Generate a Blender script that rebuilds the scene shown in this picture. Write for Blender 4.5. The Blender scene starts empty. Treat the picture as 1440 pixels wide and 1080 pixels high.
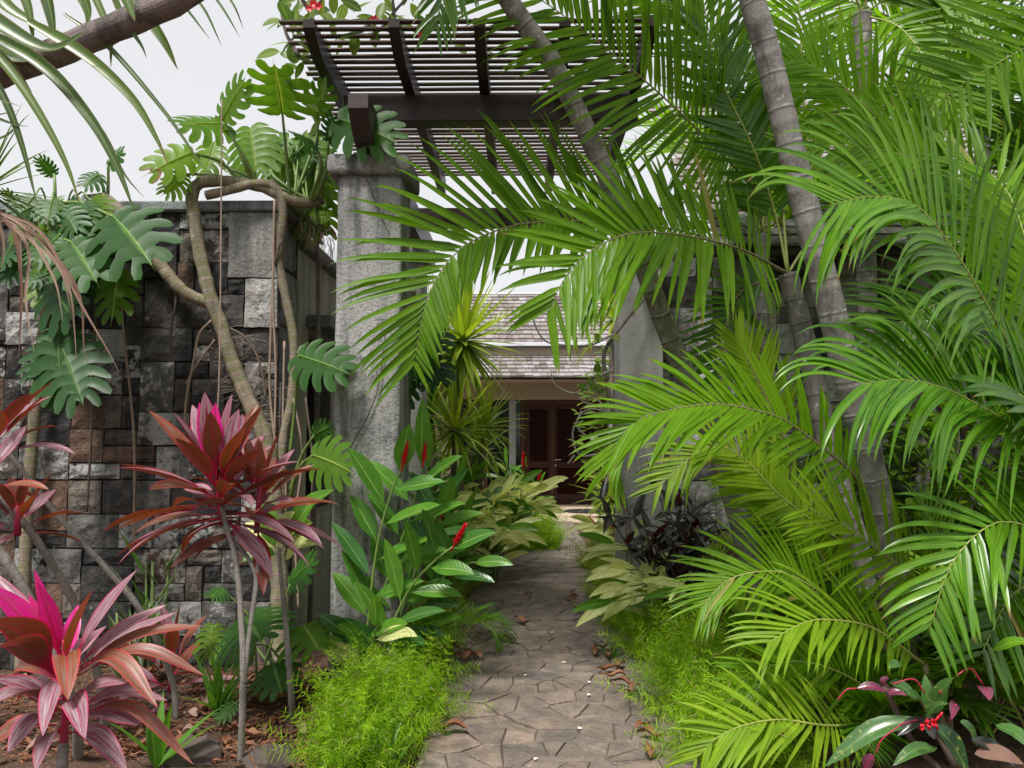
import bpy, math, random
import numpy as np
from mathutils import Vector, Matrix
random.seed(11)
rad = math.radians
scn = bpy.context.scene
col = scn.collection

# ------------------------------------------------------------------ camera
FPX = 1080.0                      # focal length in pixels of the 1440 px wide photograph
CAM_H = 1.55
cam_d = bpy.data.cameras.new('camera')
cam = bpy.data.objects.new('camera', cam_d)
col.objects.link(cam)
cam_d.sensor_width = 36.0
cam_d.lens = 36.0 * FPX / 1440.0
cam_d.clip_start = 0.05
cam_d.clip_end = 2000
cam.location = (0, 0, CAM_H)
cam.rotation_euler = (rad(90 + 3.97), 0, rad(0.64))
scn.camera = cam
CM = cam.rotation_euler.to_matrix()
RT, UP, FW = CM @ Vector((1, 0, 0)), CM @ Vector((0, 1, 0)), CM @ Vector((0, 0, -1))
EYE = Vector((0, 0, CAM_H))

# ------------------------------------------------------------------ sky, sun, exposure
SUN_EL, SUN_AZ = rad(60), rad(201)          # azimuth clockwise from +Y: behind the camera, to the left
world = bpy.data.worlds.new('World')
scn.world = world
world.use_nodes = True
wn, wl = world.node_tree.nodes, world.node_tree.links
wn.clear()
w_out = wn.new('ShaderNodeOutputWorld')
w_bg = wn.new('ShaderNodeBackground')
w_sky = wn.new('ShaderNodeTexSky')
w_sky.sky_type = 'NISHITA'
w_sky.sun_disc = False
w_sky.sun_elevation = SUN_EL
w_sky.sun_rotation = SUN_AZ
w_sky.dust_density = 4.0
w_hs = wn.new('ShaderNodeHueSaturation')
w_hs.inputs['Saturation'].default_value = 0.12
w_mix = wn.new('ShaderNodeMix')
w_mix.data_type = 'RGBA'
w_mix.inputs[0].default_value = 0.82       # an even cloud sheet over most of the clear sky
w_mix.inputs[7].default_value = (4.45, 4.48, 4.6, 1)
wl.new(w_sky.outputs[0], w_hs.inputs['Color'])
wl.new(w_hs.outputs[0], w_mix.inputs[6])
wl.new(w_mix.outputs[2], w_bg.inputs['Color'])
w_bg.inputs['Strength'].default_value = 0.1
wl.new(w_bg.outputs[0], w_out.inputs[0])

sun_d = bpy.data.lights.new('sun', 'SUN')
sun_d.energy = 3.0
sun_d.angle = rad(12)
sun_d.color = (1.0, 0.96, 0.9)
sun = bpy.data.objects.new('sun', sun_d)
col.objects.link(sun)
sdir = Vector((math.sin(SUN_AZ) * math.cos(SUN_EL), math.cos(SUN_AZ) * math.cos(SUN_EL), math.sin(SUN_EL)))
sun.rotation_euler = sdir.to_track_quat('Z', 'Y').to_euler()
sun.location = (-6, -6, 12)

vs = scn.view_settings
vs.view_transform = 'Standard'
vs.look = 'None'
vs.gamma = 1.0
vs.use_curve_mapping = False
vs.exposure = 1.0
scn.render.engine = 'CYCLES'
cy = scn.cycles
cy.max_bounces = 9
cy.diffuse_bounces = 5
cy.glossy_bounces = 2
cy.transmission_bounces = 6
cy.transparent_max_bounces = 4
cy.use_adaptive_sampling = True
cy.adaptive_threshold = 0.02
cy.use_denoising = True
cy.sample_clamp_indirect = 4.0


# ------------------------------------------------------------------ pixel -> place
def P(px, py, d):
    """Point seen at photo pixel (px, py), d metres ahead along the path."""
    r = FW + RT * ((px - 720.0) / FPX) + UP * ((540.0 - py) / FPX)
    return EYE + r * (d / r.y)


def G(px, py, z=0.0):
    """Point of the level z seen at that pixel."""
    r = FW + RT * ((px - 720.0) / FPX) + UP * ((540.0 - py) / FPX)
    return EYE + r * ((z - EYE.z) / r.z)


def PP(*pts):
    return [P(*p) for p in pts]


def lerp(a, b, t):
    return a + (b - a) * t


def R(a, b):
    return random.uniform(a, b)


def spline(pts, n):
    """Catmull-Rom through pts, n+1 points about evenly spread."""
    pts = [Vector(p) for p in pts]
    if len(pts) == 2:
        return [pts[0].lerp(pts[1], i / n) for i in range(n + 1)]
    q = [pts[0] * 2 - pts[1]] + pts + [pts[-1] * 2 - pts[-2]]
    fine = []
    for i in range(1, len(q) - 2):
        a, b, c, d = q[i - 1], q[i], q[i + 1], q[i + 2]
        for k in range(12):
            t = k / 12
            fine.append(0.5 * ((2 * b) + (c - a) * t + (2 * a - 5 * b + 4 * c - d) * t * t + (3 * b - a - 3 * c + d) * t ** 3))
    fine.append(pts[-1])
    cum = [0.0]
    for i in range(1, len(fine)):
        cum.append(cum[-1] + (fine[i] - fine[i - 1]).length)
    out, j = [], 0
    for i in range(n + 1):
        s = cum[-1] * i / n
        while j < len(cum) - 2 and cum[j + 1] < s:
            j += 1
        seg = cum[j + 1] - cum[j]
        out.append(fine[j].lerp(fine[j + 1], (s - cum[j]) / seg if seg > 1e-9 else 0))
    return out


def ortho(n, t):
    n = Vector(n)
    n = n - t * n.dot(t)
    if n.length < 1e-4:
        n = Vector((1, 0, 0)) - t * t.x
        if n.length < 1e-4:
            n = Vector((0, 1, 0)) - t * t.y
    return n.normalized()


# ------------------------------------------------------------------ mesh builder and scene bookkeeping
ORG = {}


class MB:
    def __init__(self):
        self.v, self.f, self.uv, self.rn = [], [], [], []

    def add(self, p, u=0.0, w=0.0, r=0.5):
        self.v.append(p)
        self.uv.append((u, w))
        self.rn.append(r)
        return len(self.v) - 1

    def grid(self, rows, us, ws, r=0.5, loop=False):
        m = len(rows[0])
        base = len(self.v)
        for i, row in enumerate(rows):
            for j, p in enumerate(row):
                self.add(p, us[j], ws[i], r)
        for i in range(len(rows) - 1):
            for j in range(m if loop else m - 1):
                k = (j + 1) % m
                a = base + i * m
                self.f.append((a + j, a + k, a + m + k, a + m + j))

    def tube(self, path, radii, n=7, r=0.5, cap=True, flat=1.0, up=(0, 0, 1), wob=0.0):
        m = len(path)
        if not hasattr(radii, '__len__'):
            radii = [radii] * m
        N = None
        rows, ws, acc = [], [], 0.0
        for i in range(m):
            T = (path[min(i + 1, m - 1)] - path[max(i - 1, 0)])
            if T.length < 1e-9:
                T = Vector((0, 0, 1))
            T.normalize()
            N = ortho(N if N is not None else up, T)
            B = T.cross(N)
            if i:
                acc += (path[i] - path[i - 1]).length
            rr = radii[i]
            rows.append([path[i] + (N * math.cos(2 * math.pi * j / n) * flat + B * math.sin(2 * math.pi * j / n)) * rr * (1 + (R(-wob, wob) if wob else 0)) for j in range(n)])
            ws.append(acc)
        base = len(self.v)
        self.grid(rows, [j / n for j in range(n)], ws, r, True)
        if cap:
            self.f.append(tuple(base + j for j in reversed(range(n))))
            self.f.append(tuple(base + (m - 1) * n + j for j in range(n)))

    def box(self, lo, hi, r=0.5, M=None):
        b = len(self.v)
        for z in (lo[2], hi[2]):
            for (x, y) in ((lo[0], lo[1]), (hi[0], lo[1]), (hi[0], hi[1]), (lo[0], hi[1])):
                p = Vector((x, y, z))
                self.add(M @ p if M is not None else p, x, z, r)
        for q in ((3, 2, 1, 0), (4, 5, 6, 7), (0, 1, 5, 4), (1, 2, 6, 5), (2, 3, 7, 6), (3, 0, 4, 7)):
            self.f.append(tuple(b + k for k in q))

    def mesh(self, name, mat, org=Vector((0, 0, 0)), smooth=True):
        me = bpy.data.meshes.new(name)
        vv = np.array([tuple(p) for p in self.v], dtype=np.float64) - np.array(tuple(org))
        me.from_pydata(vv.tolist(), [], self.f)
        li = np.empty(len(me.loops), dtype=np.int32)
        me.loops.foreach_get('vertex_index', li)
        uvl = me.uv_layers.new(name='uv')
        uvl.data.foreach_set('uv', np.array(self.uv, dtype=np.float32)[li].ravel())
        at = me.attributes.new('rnd', 'FLOAT', 'POINT')
        at.data.foreach_set('value', np.array(self.rn, dtype=np.float32))
        me.polygons.foreach_set('use_smooth', [smooth] * len(me.polygons))
        for m in (mat if isinstance(mat, (list, tuple)) else [mat]):
            me.materials.append(m)
        return me

    def build(self, name, mat, parent=None, smooth=True, kind=None, label=None, org=None):
        o_ = ORG[parent.name] if parent is not None else (org or Vector((0, 0, 0)))
        ob = bpy.data.objects.new(name, self.mesh(name, mat, o_, smooth))
        col.objects.link(ob)
        if parent is not None:
            ob.parent = parent
        else:
            ob.location = o_
        ORG[ob.name] = o_
        if kind:
            ob['kind'] = kind
        if label:
            ob['label'] = label
        return ob


def thing(name, loc, label, cat, group=None):
    o = bpy.data.objects.new(name, None)
    o.empty_display_size = 0.1
    o.location = loc
    col.objects.link(o)
    ORG[o.name] = Vector(loc)
    tag(o, label, cat, group)
    return o


def tag(o, label, cat, group=None):
    o['label'] = label
    o['category'] = cat
    if group:
        o['group'] = group
    return o


def structure(o):
    o['kind'] = 'structure'
    return o


def copy_tree(o, loc, rz, sc=1.0, label=None):
    c = o.copy()
    col.objects.link(c)
    c.location = loc
    c.rotation_euler = (0, 0, rz)
    c.scale = (sc, sc, sc)
    if label:
        c['label'] = label
    ORG[c.name] = Vector(loc)
    for ch in o.children:
        d = ch.copy()
        col.objects.link(d)
        d.parent = c
        for g in ch.children:
            e = g.copy()
            col.objects.link(e)
            e.parent = d
    return c


# ------------------------------------------------------------------ materials
class NT:
    def __init__(self, name):
        self.m = bpy.data.materials.new(name)
        self.m.use_nodes = True
        self.t = self.m.node_tree
        self.t.nodes.clear()
        self.out = self.t.nodes.new('ShaderNodeOutputMaterial')

    def n(self, typ, **kw):
        nd = self.t.nodes.new(typ)
        for k, v in kw.items():
            setattr(nd, k, v)
        return nd

    def put(self, sock, val):
        if isinstance(val, bpy.types.NodeSocket):
            self.t.links.new(val, sock)
        elif val is not None:
            if hasattr(sock.default_value, '__len__') and not hasattr(val, '__len__'):
                val = (val, val, val, 1)
            elif hasattr(val, '__len__') and len(val) == 3 and len(sock.default_value) == 4:
                val = tuple(val) + (1,)
            sock.default_value = val

    def math(self, op, a, b=None, c=None, clamp=False):
        nd = self.n('ShaderNodeMath', operation=op)
        nd.use_clamp = clamp
        self.put(nd.inputs[0], a)
        if b is not None:
            self.put(nd.inputs[1], b)
        if c is not None:
            self.put(nd.inputs[2], c)
        return nd.outputs[0]

    def mix(self, fac, a, b, blend='MIX'):
        nd = self.n('ShaderNodeMix', data_type='RGBA', blend_type=blend)
        self.put(nd.inputs[0], fac)
        self.put(nd.inputs[6], a)
        self.put(nd.inputs[7], b)
        return nd.outputs[2]

    def noise(self, vec, scale, detail=3.0, rough=0.55, dist=0.0):
        nd = self.n('ShaderNodeTexNoise')
        self.put(nd.inputs['Vector'], vec)
        nd.inputs['Scale'].default_value = scale
        nd.inputs['Detail'].default_value = detail
        nd.inputs['Roughness'].default_value = rough
        nd.inputs['Distortion'].default_value = dist
        return nd.outputs['Fac']

    def ramp(self, fac, stops, interp='LINEAR'):
        nd = self.n('ShaderNodeValToRGB')
        cr = nd.color_ramp
        cr.interpolation = interp
        while len(cr.elements) < len(stops):
            cr.elements.new(0.5)
        for e, (p, c) in zip(cr.elements, stops):
            e.position = p
            e.color = (c, c, c, 1) if not hasattr(c, '__len__') else tuple(c[:3]) + (1,)
        self.put(nd.inputs[0], fac)
        return nd.outputs[0]

    def step(self, x, a, b):
        nd = self.n('ShaderNodeMapRange', interpolation_type='SMOOTHSTEP')
        self.put(nd.inputs[0], x)
        nd.inputs[1].default_value = a
        nd.inputs[2].default_value = b
        return nd.outputs[0]

    def mapping(self, vec, scale=(1, 1, 1), loc=(0, 0, 0)):
        nd = self.n('ShaderNodeMapping')
        self.put(nd.inputs[0], vec)
        nd.inputs['Scale'].default_value = scale
        nd.inputs['Location'].default_value = loc
        return nd.outputs[0]

    def bump(self, h, strength=0.4, dist=0.01, normal=None):
        nd = self.n('ShaderNodeBump')
        nd.inputs['Strength'].default_value = strength
        nd.inputs['Distance'].default_value = dist
        self.put(nd.inputs['Height'], h)
        if normal is not None:
            self.put(nd.inputs['Normal'], normal)
        return nd.outputs[0]

    def principled(self, colr, rough=0.6, normal=None, spec=0.4, metal=0.0):
        nd = self.n('ShaderNodeBsdfPrincipled')
        self.put(nd.inputs['Base Color'], colr)
        self.put(nd.inputs['Roughness'], rough)
        self.put(nd.inputs['Specular IOR Level'], spec)
        self.put(nd.inputs['Metallic'], metal)
        if normal is not None:
            self.put(nd.inputs['Normal'], normal)
        return nd.outputs[0]

    def done(self, sh):
        self.t.links.new(sh, self.out.inputs['Surface'])
        return self.m

    def coord(self, k='Object'):
        return self.n('ShaderNodeTexCoord').outputs[k]

    def world(self):
        return self.n('ShaderNodeNewGeometry').outputs['Position']

    def orand(self):
        return self.n('ShaderNodeObjectInfo').outputs['Random']

    def rnd(self):
        return self.n('ShaderNodeAttribute', attribute_name='rnd').outputs['Fac']


def leaf_mat(name, c0, c1, mid=None, midw=0.06, edge=None, edgew=0.8, back=None, trans=0.4, rough=0.38, spec=0.5,
             tcol=None, streak=None, streak_amt=0.5, veins=0.0, vfreq=40.0, spots=None, brown=0.0, stalk=None, dry=None, dcol=(0.36, 0.26, 0.1)):
    """Leaf: c0..c1 picked per leaf; midrib, margin, underside, streaks along the blade, light through the blade."""
    k = NT(name)
    uv = k.coord('UV')
    sep = k.n('ShaderNodeSeparateXYZ')
    k.put(sep.inputs[0], uv)
    u, w = sep.outputs[0], sep.outputs[1]
    au = k.math('MULTIPLY', k.math('ABSOLUTE', k.math('SUBTRACT', u, 0.5)), 2.0)
    wp = k.world()
    c = k.mix(k.rnd(), c0, c1)
    nz = k.noise(wp, 14, 3)
    c = k.mix(k.step(nz, 0.3, 0.75), k.mix(1.0, c, (0.8, 0.8, 0.78), 'MULTIPLY'), c)
    if streak is not None:
        sn = k.noise(k.mapping(uv, (5, 1.6, 1)), 2.0, 4, 0.6)
        sm = k.step(sn, 0.56 - 0.3 * streak_amt, 0.78 - 0.3 * streak_amt)
        c = k.mix(sm, c, streak)
    if spots is not None:
        c = k.mix(k.step(k.noise(wp, 45, 2), 0.6, 0.7), c, spots)
    if back is not None:
        gb = k.n('ShaderNodeNewGeometry').outputs['Backfacing']
        c = k.mix(gb, c, back)
    if mid is not None:
        c = k.mix(k.math('SUBTRACT', 1.0, k.step(au, midw * 0.5, midw * 1.6)), c, mid)
    if edge is not None:
        c = k.mix(k.step(au, edgew - 0.12, edgew + 0.08), c, edge)
    if stalk is not None:
        c = k.mix(k.math('SUBTRACT', 1.0, k.step(w, 0.2, 0.34)), c, stalk)
    if brown > 0:
        bt = k.math('MULTIPLY', k.step(w, 0.88, 0.97), k.step(k.rnd(), 1 - brown, 1 - brown + 0.1))
        c = k.mix(bt, c, (0.2, 0.11, 0.04))
    if dry is not None:
        c = k.mix(k.step(k.rnd(), dry, dry + 0.02), c, dcol)
    nrm = None
    if veins > 0:
        vv = k.math('SINE', k.math('MULTIPLY', k.math('ADD', w, k.math('MULTIPLY', au, 0.16)), vfreq))
        nrm = k.bump(vv, veins, 0.004)
    pr = k.principled(c, rough, nrm, spec)
    tr = k.n('ShaderNodeBsdfTranslucent')
    tc = k.mix(1.0, c, tcol if tcol is not None else (1.5, 1.5, 0.8), 'MULTIPLY')
    k.put(tr.inputs['Color'], tc)
    if nrm is not None:
        k.put(tr.inputs['Normal'], nrm)
    ms = k.n('ShaderNodeMixShader')
    ms.inputs[0].default_value = trans
    k.t.links.new(pr, ms.inputs[1])
    k.t.links.new(tr.outputs[0], ms.inputs[2])
    return k.done(ms.outputs[0])


def m_concrete(name, c0=(0.2, 0.2, 0.2), c1=(0.42, 0.41, 0.4), stain=(0.06, 0.06, 0.055), amt=0.5, grain=70, warm=None):
    k = NT(name)
    wp = k.world()
    base = k.mix(k.noise(wp, 2.2, 5, 0.6), c0, c1)
    if warm is not None:
        base = k.mix(k.step(k.noise(wp, 1.1, 3), 0.45, 0.7), base, warm)
    st = k.noise(k.mapping(wp, (7, 7, 0.7)), 1.0, 5, 0.62)
    base = k.mix(k.math('MULTIPLY', k.step(st, 0.43, 0.66), amt), base, stain)
    bl = k.noise(wp, 5.5, 6, 0.7)
    base = k.mix(k.math('MULTIPLY', k.step(bl, 0.56, 0.72), amt * 0.8), base, stain)
    pale = k.noise(k.mapping(wp, (9, 9, 1.2), (3, 1, 2)), 1.0, 4, 0.6)
    base = k.mix(k.math('MULTIPLY', k.step(pale, 0.58, 0.75), 0.5), base, (0.55, 0.54, 0.52))
    gr = k.noise(wp, grain, 3, 0.7)
    base = k.mix(k.step(gr, 0.45, 0.7), base, k.mix(1.0, base, (0.6, 0.6, 0.6), 'MULTIPLY'))
    b = k.bump(gr, 0.8, 0.012)
    b = k.bump(bl, 0.3, 0.02, b)
    return k.done(k.principled(base, 0.9, b, 0.2))


def m_stone(name, pale=0.4, whites=0.45, dark=1.0):
    """Squared lava blocks: each block its own tone, some with old limewash peeling off."""
    k = NT(name)
    r = k.orand()
    r2 = k.math('FRACT', k.math('MULTIPLY', r, 37.7))
    wp = k.world()
    d = dark
    tone = k.ramp(r, [(0.0, (0.034 * d, 0.033 * d, 0.033 * d)), (0.2, (0.055 * d, 0.053 * d, 0.052 * d)), (0.36, (0.1 * d, 0.098 * d, 0.095 * d)),
                      (0.5, (0.035 * d, 0.034 * d, 0.036 * d)), (0.62, (0.11 * d, 0.095 * d, 0.082 * d)), (0.72, (0.13, 0.125, 0.12)),
                      (0.8, (0.065, 0.06, 0.058)), (0.93, (0.12, 0.075, 0.055)), (1.0, (0.16, 0.16, 0.155))], 'CONSTANT')
    n1 = k.noise(wp, 9, 6, 0.7)
    n2 = k.noise(wp, 34, 4, 0.65)
    c = k.mix(k.step(n1, 0.35, 0.7), k.mix(1.0, tone, (0.55, 0.55, 0.55), 'MULTIPLY'), k.mix(1.0, tone, (1.5, 1.48, 1.44), 'MULTIPLY'))
    wash = k.math('SUBTRACT', k.math('ADD', k.math('MULTIPLY', n1, 0.75), k.math('MULTIPLY', n2, 0.4)), k.math('MULTIPLY', r2, 0.62))
    wm = k.step(wash, 0.57 - whites * 0.62, 0.68 - whites * 0.62)
    c = k.mix(k.math('MULTIPLY', wm, 0.8), c, k.mix(n2, (0.2, 0.2, 0.195), (0.5, 0.5, 0.48)))
    rust = k.math('MULTIPLY', k.step(k.noise(k.mapping(wp, (1, 1, 1), (7, 3, 5)), 5, 4), 0.6, 0.7), 0.5)
    c = k.mix(rust, c, (0.14, 0.07, 0.045))
    c = k.mix(k.math('MULTIPLY', k.step(k.noise(wp, 60, 2), 0.68, 0.76), 0.6), c, (0.22, 0.22, 0.21))
    run = k.noise(k.mapping(wp, (6, 6, 0.35), (4, 4, 1)), 1.0, 4)
    c = k.mix(k.math('MULTIPLY', k.step(run, 0.52, 0.7), 0.7), c, (0.02, 0.02, 0.02))
    b = k.bump(n2, 0.7, 0.02)
    b = k.bump(n1, 0.6, 0.05, b)
    return k.done(k.principled(c, 0.88, b, 0.25))


def m_wood(name, c0, c1, rough=0.45, axis=(1, 1, 1)):
    k = NT(name)
    oc = k.world()
    g = k.noise(k.mapping(oc, axis), 6, 5, 0.6)
    r = k.orand()
    c = k.mix(g, c0, c1)
    c = k.mix(k.math('MULTIPLY', r, 0.5), c, k.mix(1.0, c, (0.55, 0.5, 0.5), 'MULTIPLY'))
    return k.done(k.principled(c, rough, k.bump(g, 0.25, 0.004), 0.4))


def m_plain(name, c, rough=0.6, spec=0.4, vary=0.25, scale=20, metal=0.0, bump=0.2):
    k = NT(name)
    wp = k.world()
    n = k.noise(wp, scale, 4)
    cc = k.mix(n, k.mix(1.0, c, (1 - vary,) * 3, 'MULTIPLY'), k.mix(1.0, c, (1 + vary,) * 3, 'MULTIPLY'))
    return k.done(k.principled(cc, rough, k.bump(n, bump, 0.004), spec, metal))


def m_trunk(name, c0, c1, ring=(0.33, 0.32, 0.29), pitch=0.17, green=None, band=None):
    """Palm stem: leaf scars as pale rings, fibres along the stem."""
    k = NT(name)
    uv = k.coord('UV')
    wp = k.world()
    sep = k.n('ShaderNodeSeparateXYZ')
    k.put(sep.inputs[0], uv)
    w = sep.outputs[1]
    ph = k.math('FRACT', k.math('ADD', k.math('DIVIDE', w, pitch), k.math('MULTIPLY', k.noise(wp, 6, 2), 0.16)))
    fib = k.noise(k.mapping(uv, (60, 6, 1)), 1.0, 4, 0.6)
    bl = k.noise(wp, 7, 5, 0.65)
    c = k.mix(fib, c0, c1)
    if green is not None:
        c = k.mix(k.math('MULTIPLY', k.step(bl, 0.5, 0.68), 0.55), c, green)
    c = k.mix(k.step(k.noise(wp, 15, 6, 0.75), 0.54, 0.66), c, (0.34, 0.335, 0.32))
    c = k.mix(k.math('MULTIPLY', k.step(k.noise(k.mapping(wp, (9, 9, 2.5)), 1.0, 5, 0.7), 0.45, 0.68), 0.7), c, (0.055, 0.05, 0.046))
    near = k.math('MINIMUM', ph, k.math('SUBTRACT', 1.0, ph))
    if band is not None:
        c = k.mix(k.math('MULTIPLY', k.step(near, 0.2, 0.3), k.step(bl, 0.3, 0.6)), c, band)
    patch = k.step(k.noise(wp, 22, 3), 0.38, 0.6)
    c = k.mix(k.math('MULTIPLY', k.math('MULTIPLY', k.math('SUBTRACT', 1.0, k.step(near, 0.012, 0.055)), 0.85), patch), c, ring)
    dk = k.math('MULTIPLY', k.step(ph, 0.86, 0.95), k.math('SUBTRACT', 1.0, k.step(ph, 0.95, 0.99)))
    c = k.mix(k.math('MULTIPLY', dk, 0.7), c, (0.05, 0.045, 0.04))
    b = k.bump(fib, 0.6, 0.012)
    b = k.bump(k.noise(wp, 40, 4, 0.7), 0.4, 0.012, b)
    return k.done(k.principled(c, 0.88, b, 0.2))


# ------------------------------------------------------------------ solids
import bmesh


def bevel_box(mb, lo, hi, b=0.01, seg=1, M=None, r=0.5, taper=0.0):
    bm = bmesh.new()
    bmesh.ops.create_cube(bm, size=1.0)
    c = [(lo[i] + hi[i]) / 2 for i in range(3)]
    s = [hi[i] - lo[i] for i in range(3)]
    for v in bm.verts:
        k = 1 - taper if v.co.z > 0 else 1
        v.co = Vector((c[0] + v.co.x * s[0] * k, c[1] + v.co.y * s[1] * k, c[2] + v.co.z * s[2]))
    bmesh.ops.bevel(bm, geom=list(bm.edges), offset=b, segments=seg, affect='EDGES', profile=0.6)
    base = len(mb.v)
    bm.verts.index_update()
    for v in bm.verts:
        p = v.co.copy()
        mb.add(M @ p if M is not None else p, p.x, p.z, r)
    for f in bm.faces:
        mb.f.append(tuple(base + v.index for v in f.verts))
    bm.free()


def one_box(name, mat, parent, lo, hi, b=0.008, M=None, kind=None, label=None, taper=0.0, smooth=False):
    mb = MB()
    bevel_box(mb, lo, hi, b, 1, M, 0.5, taper)
    return mb.build(name, mat, parent, smooth, kind, label)


# ------------------------------------------------------------------ the setting: materials
M_soil = None
k = NT('soil')
wp = k.world()
n1, n2 = k.noise(wp, 3, 6, 0.7), k.noise(wp, 28, 5, 0.7)
c = k.mix(n1, (0.05, 0.032, 0.024), (0.13, 0.08, 0.058))
c = k.mix(k.step(n2, 0.55, 0.7), c, (0.2, 0.125, 0.09))
c = k.mix(k.step(k.noise(wp, 70, 3), 0.62, 0.7), c, (0.3, 0.23, 0.18))
M_soil = k.done(k.principled(c, 0.95, k.bump(n2, 0.9, 0.03), 0.1))

k = NT('flagstone')
wp = k.world()
r = k.orand()
tone = k.ramp(r, [(0, (0.19, 0.15, 0.127)), (0.25, (0.215, 0.17, 0.142)), (0.5, (0.18, 0.152, 0.134)), (0.75, (0.23, 0.18, 0.148)), (1, (0.2, 0.168, 0.146))])
n1, n2 = k.noise(wp, 6, 6, 0.7), k.noise(wp, 38, 5, 0.7)
c = k.mix(k.step(n1, 0.3, 0.7), k.mix(1.0, tone, (0.6, 0.62, 0.64), 'MULTIPLY'), k.mix(1.0, tone, (1.3, 1.25, 1.2), 'MULTIPLY'))
c = k.mix(k.math('MULTIPLY', k.step(n2, 0.56, 0.72), 0.6), c, (0.4, 0.33, 0.28))
c = k.mix(k.math('MULTIPLY', k.step(k.noise(wp, 2.0, 4), 0.5, 0.7), 0.5), c, (0.12, 0.105, 0.095))
c = k.mix(k.step(k.math('FRACT', k.math('MULTIPLY', r, 13.7)), 0.8, 0.82), c, k.mix(1.0, c, (0.8, 0.82, 0.85), 'MULTIPLY'))
M_flag = k.done(k.principled(c, 0.82, k.bump(n2, 0.8, 0.02, k.bump(n1, 0.8, 0.05)), 0.25))
M_joint = m_plain('path_mortar', (0.1, 0.08, 0.066), 0.95, 0.1, 0.45, 30)

M_conc = m_concrete('weathered_concrete', (0.2, 0.2, 0.2), (0.4, 0.395, 0.39), (0.045, 0.045, 0.042), 0.8, 45)
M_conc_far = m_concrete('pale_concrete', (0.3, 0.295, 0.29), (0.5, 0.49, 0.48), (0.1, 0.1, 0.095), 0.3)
M_plaster = m_concrete('old_plaster', (0.4, 0.37, 0.31), (0.56, 0.51, 0.43), (0.2, 0.18, 0.15), 0.5, 50)
M_coping = m_concrete('coping_cement', (0.16, 0.175, 0.185), (0.3, 0.32, 0.335), (0.06, 0.065, 0.06), 0.5)
M_block = m_stone('lava_block', 0.4, 0.235)
M_slab = m_concrete('pale_slab', (0.17, 0.17, 0.16), (0.33, 0.33, 0.31), (0.06, 0.06, 0.055), 0.6, 40)
M_core = m_plain('wall_mortar', (0.035, 0.033, 0.032), 0.95, 0.1, 0.4, 15)
M_dark = m_wood('dark_stained_wood', (0.026, 0.015, 0.016), (0.06, 0.036, 0.036), 0.42, (1, 8, 8))
M_slat = m_wood('weathered_slat', (0.07, 0.042, 0.038), (0.17, 0.105, 0.092), 0.5, (1, 10, 10))
M_door = m_wood('red_mahogany', (0.03, 0.009, 0.009), (0.07, 0.018, 0.016), 0.32, (9, 9, 1))
M_frame = m_wood('brown_mahogany', (0.05, 0.021, 0.012), (0.095, 0.042, 0.022), 0.32, (9, 9, 1))
M_cream = m_plain('cream_render', (0.36, 0.31, 0.24), 0.9, 0.1, 0.08, 6)
M_metal = m_plain('steel', (0.62, 0.62, 0.62), 0.25, 0.5, 0.05, 10, 1.0, 0.0)
M_gutter = m_plain('grey_gutter', (0.55, 0.57, 0.62), 0.5, 0.4, 0.1, 5)
M_glass = m_plain('dark_glass', (0.012, 0.014, 0.016), 0.08, 0.6, 0.1, 3, 0.0, 0.0)
M_white = m_plain('white_plastic', (0.72, 0.72, 0.7), 0.45, 0.5, 0.08, 8)
M_black = m_plain('black_rubber', (0.02, 0.02, 0.022), 0.7, 0.3, 0.2, 40)
M_porch = m_plain('porch_tile', (0.42, 0.33, 0.25), 0.7, 0.3, 0.15, 4)

k = NT('wood_shingle')
r = k.rnd()
wp = k.world()
tone = k.ramp(r, [(0, (0.15, 0.13, 0.122)), (0.3, (0.2, 0.177, 0.17)), (0.6, (0.25, 0.23, 0.228)), (1, (0.31, 0.295, 0.298))])
n1 = k.noise(wp, 1.3, 4)
c = k.mix(k.step(n1, 0.4, 0.7), tone, k.mix(1.0, tone, (0.74, 0.69, 0.67), 'MULTIPLY'))
M_shingle = k.done(k.principled(c, 0.85, k.bump(k.noise(wp, 30, 4), 0.4, 0.01), 0.2))

# ------------------------------------------------------------------ ground: one sheet, gently uneven in the beds
PX0, PX1, PY0, PY1 = -0.5, 0.95, 1.6, 14.3        # path
def bed(x, y):
    e = max(PX0 - x, x - PX1)                      # distance outside the path
    if e < 0 or y > 16 or y < -3 or abs(x) > 8:
        return -0.03
    t = min(1, e / 0.5)
    return -0.03 + t * (0.05 + 0.035 * math.sin(3.1 * x + 1.3 * y) * math.cos(2.3 * y - x) + 0.02 * math.sin(9 * x) * math.cos(8 * y))


mb = MB()
xs = [-400, -120, -40, -15] + [-8 + 0.16 * i for i in range(101)] + [15, 40, 120, 400]
ys = [-200, -60, -15] + [-3 + 0.16 * i for i in range(120)] + [20, 30, 60, 150, 600]
mb.grid([[Vector((x, y, bed(x, y))) for x in xs] for y in ys], xs, ys)
structure(mb.build('ground', M_soil))

# ------------------------------------------------------------------ path of irregular flags
path = structure(one_box('path', M_joint, None, (PX0, PY0, -0.08), (PX1, PY1, 0.0), 0.01))


def clip(poly, a, n):
    out = []
    for i in range(len(poly)):
        p, q = poly[i], poly[(i + 1) % len(poly)]
        dp, dq = (p - a).dot(n), (q - a).dot(n)
        if dp <= 0:
            out.append(p)
        if (dp < 0 < dq) or (dq < 0 < dp):
            out.append(p.lerp(q, dp / (dp - dq)))
    return out


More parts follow.
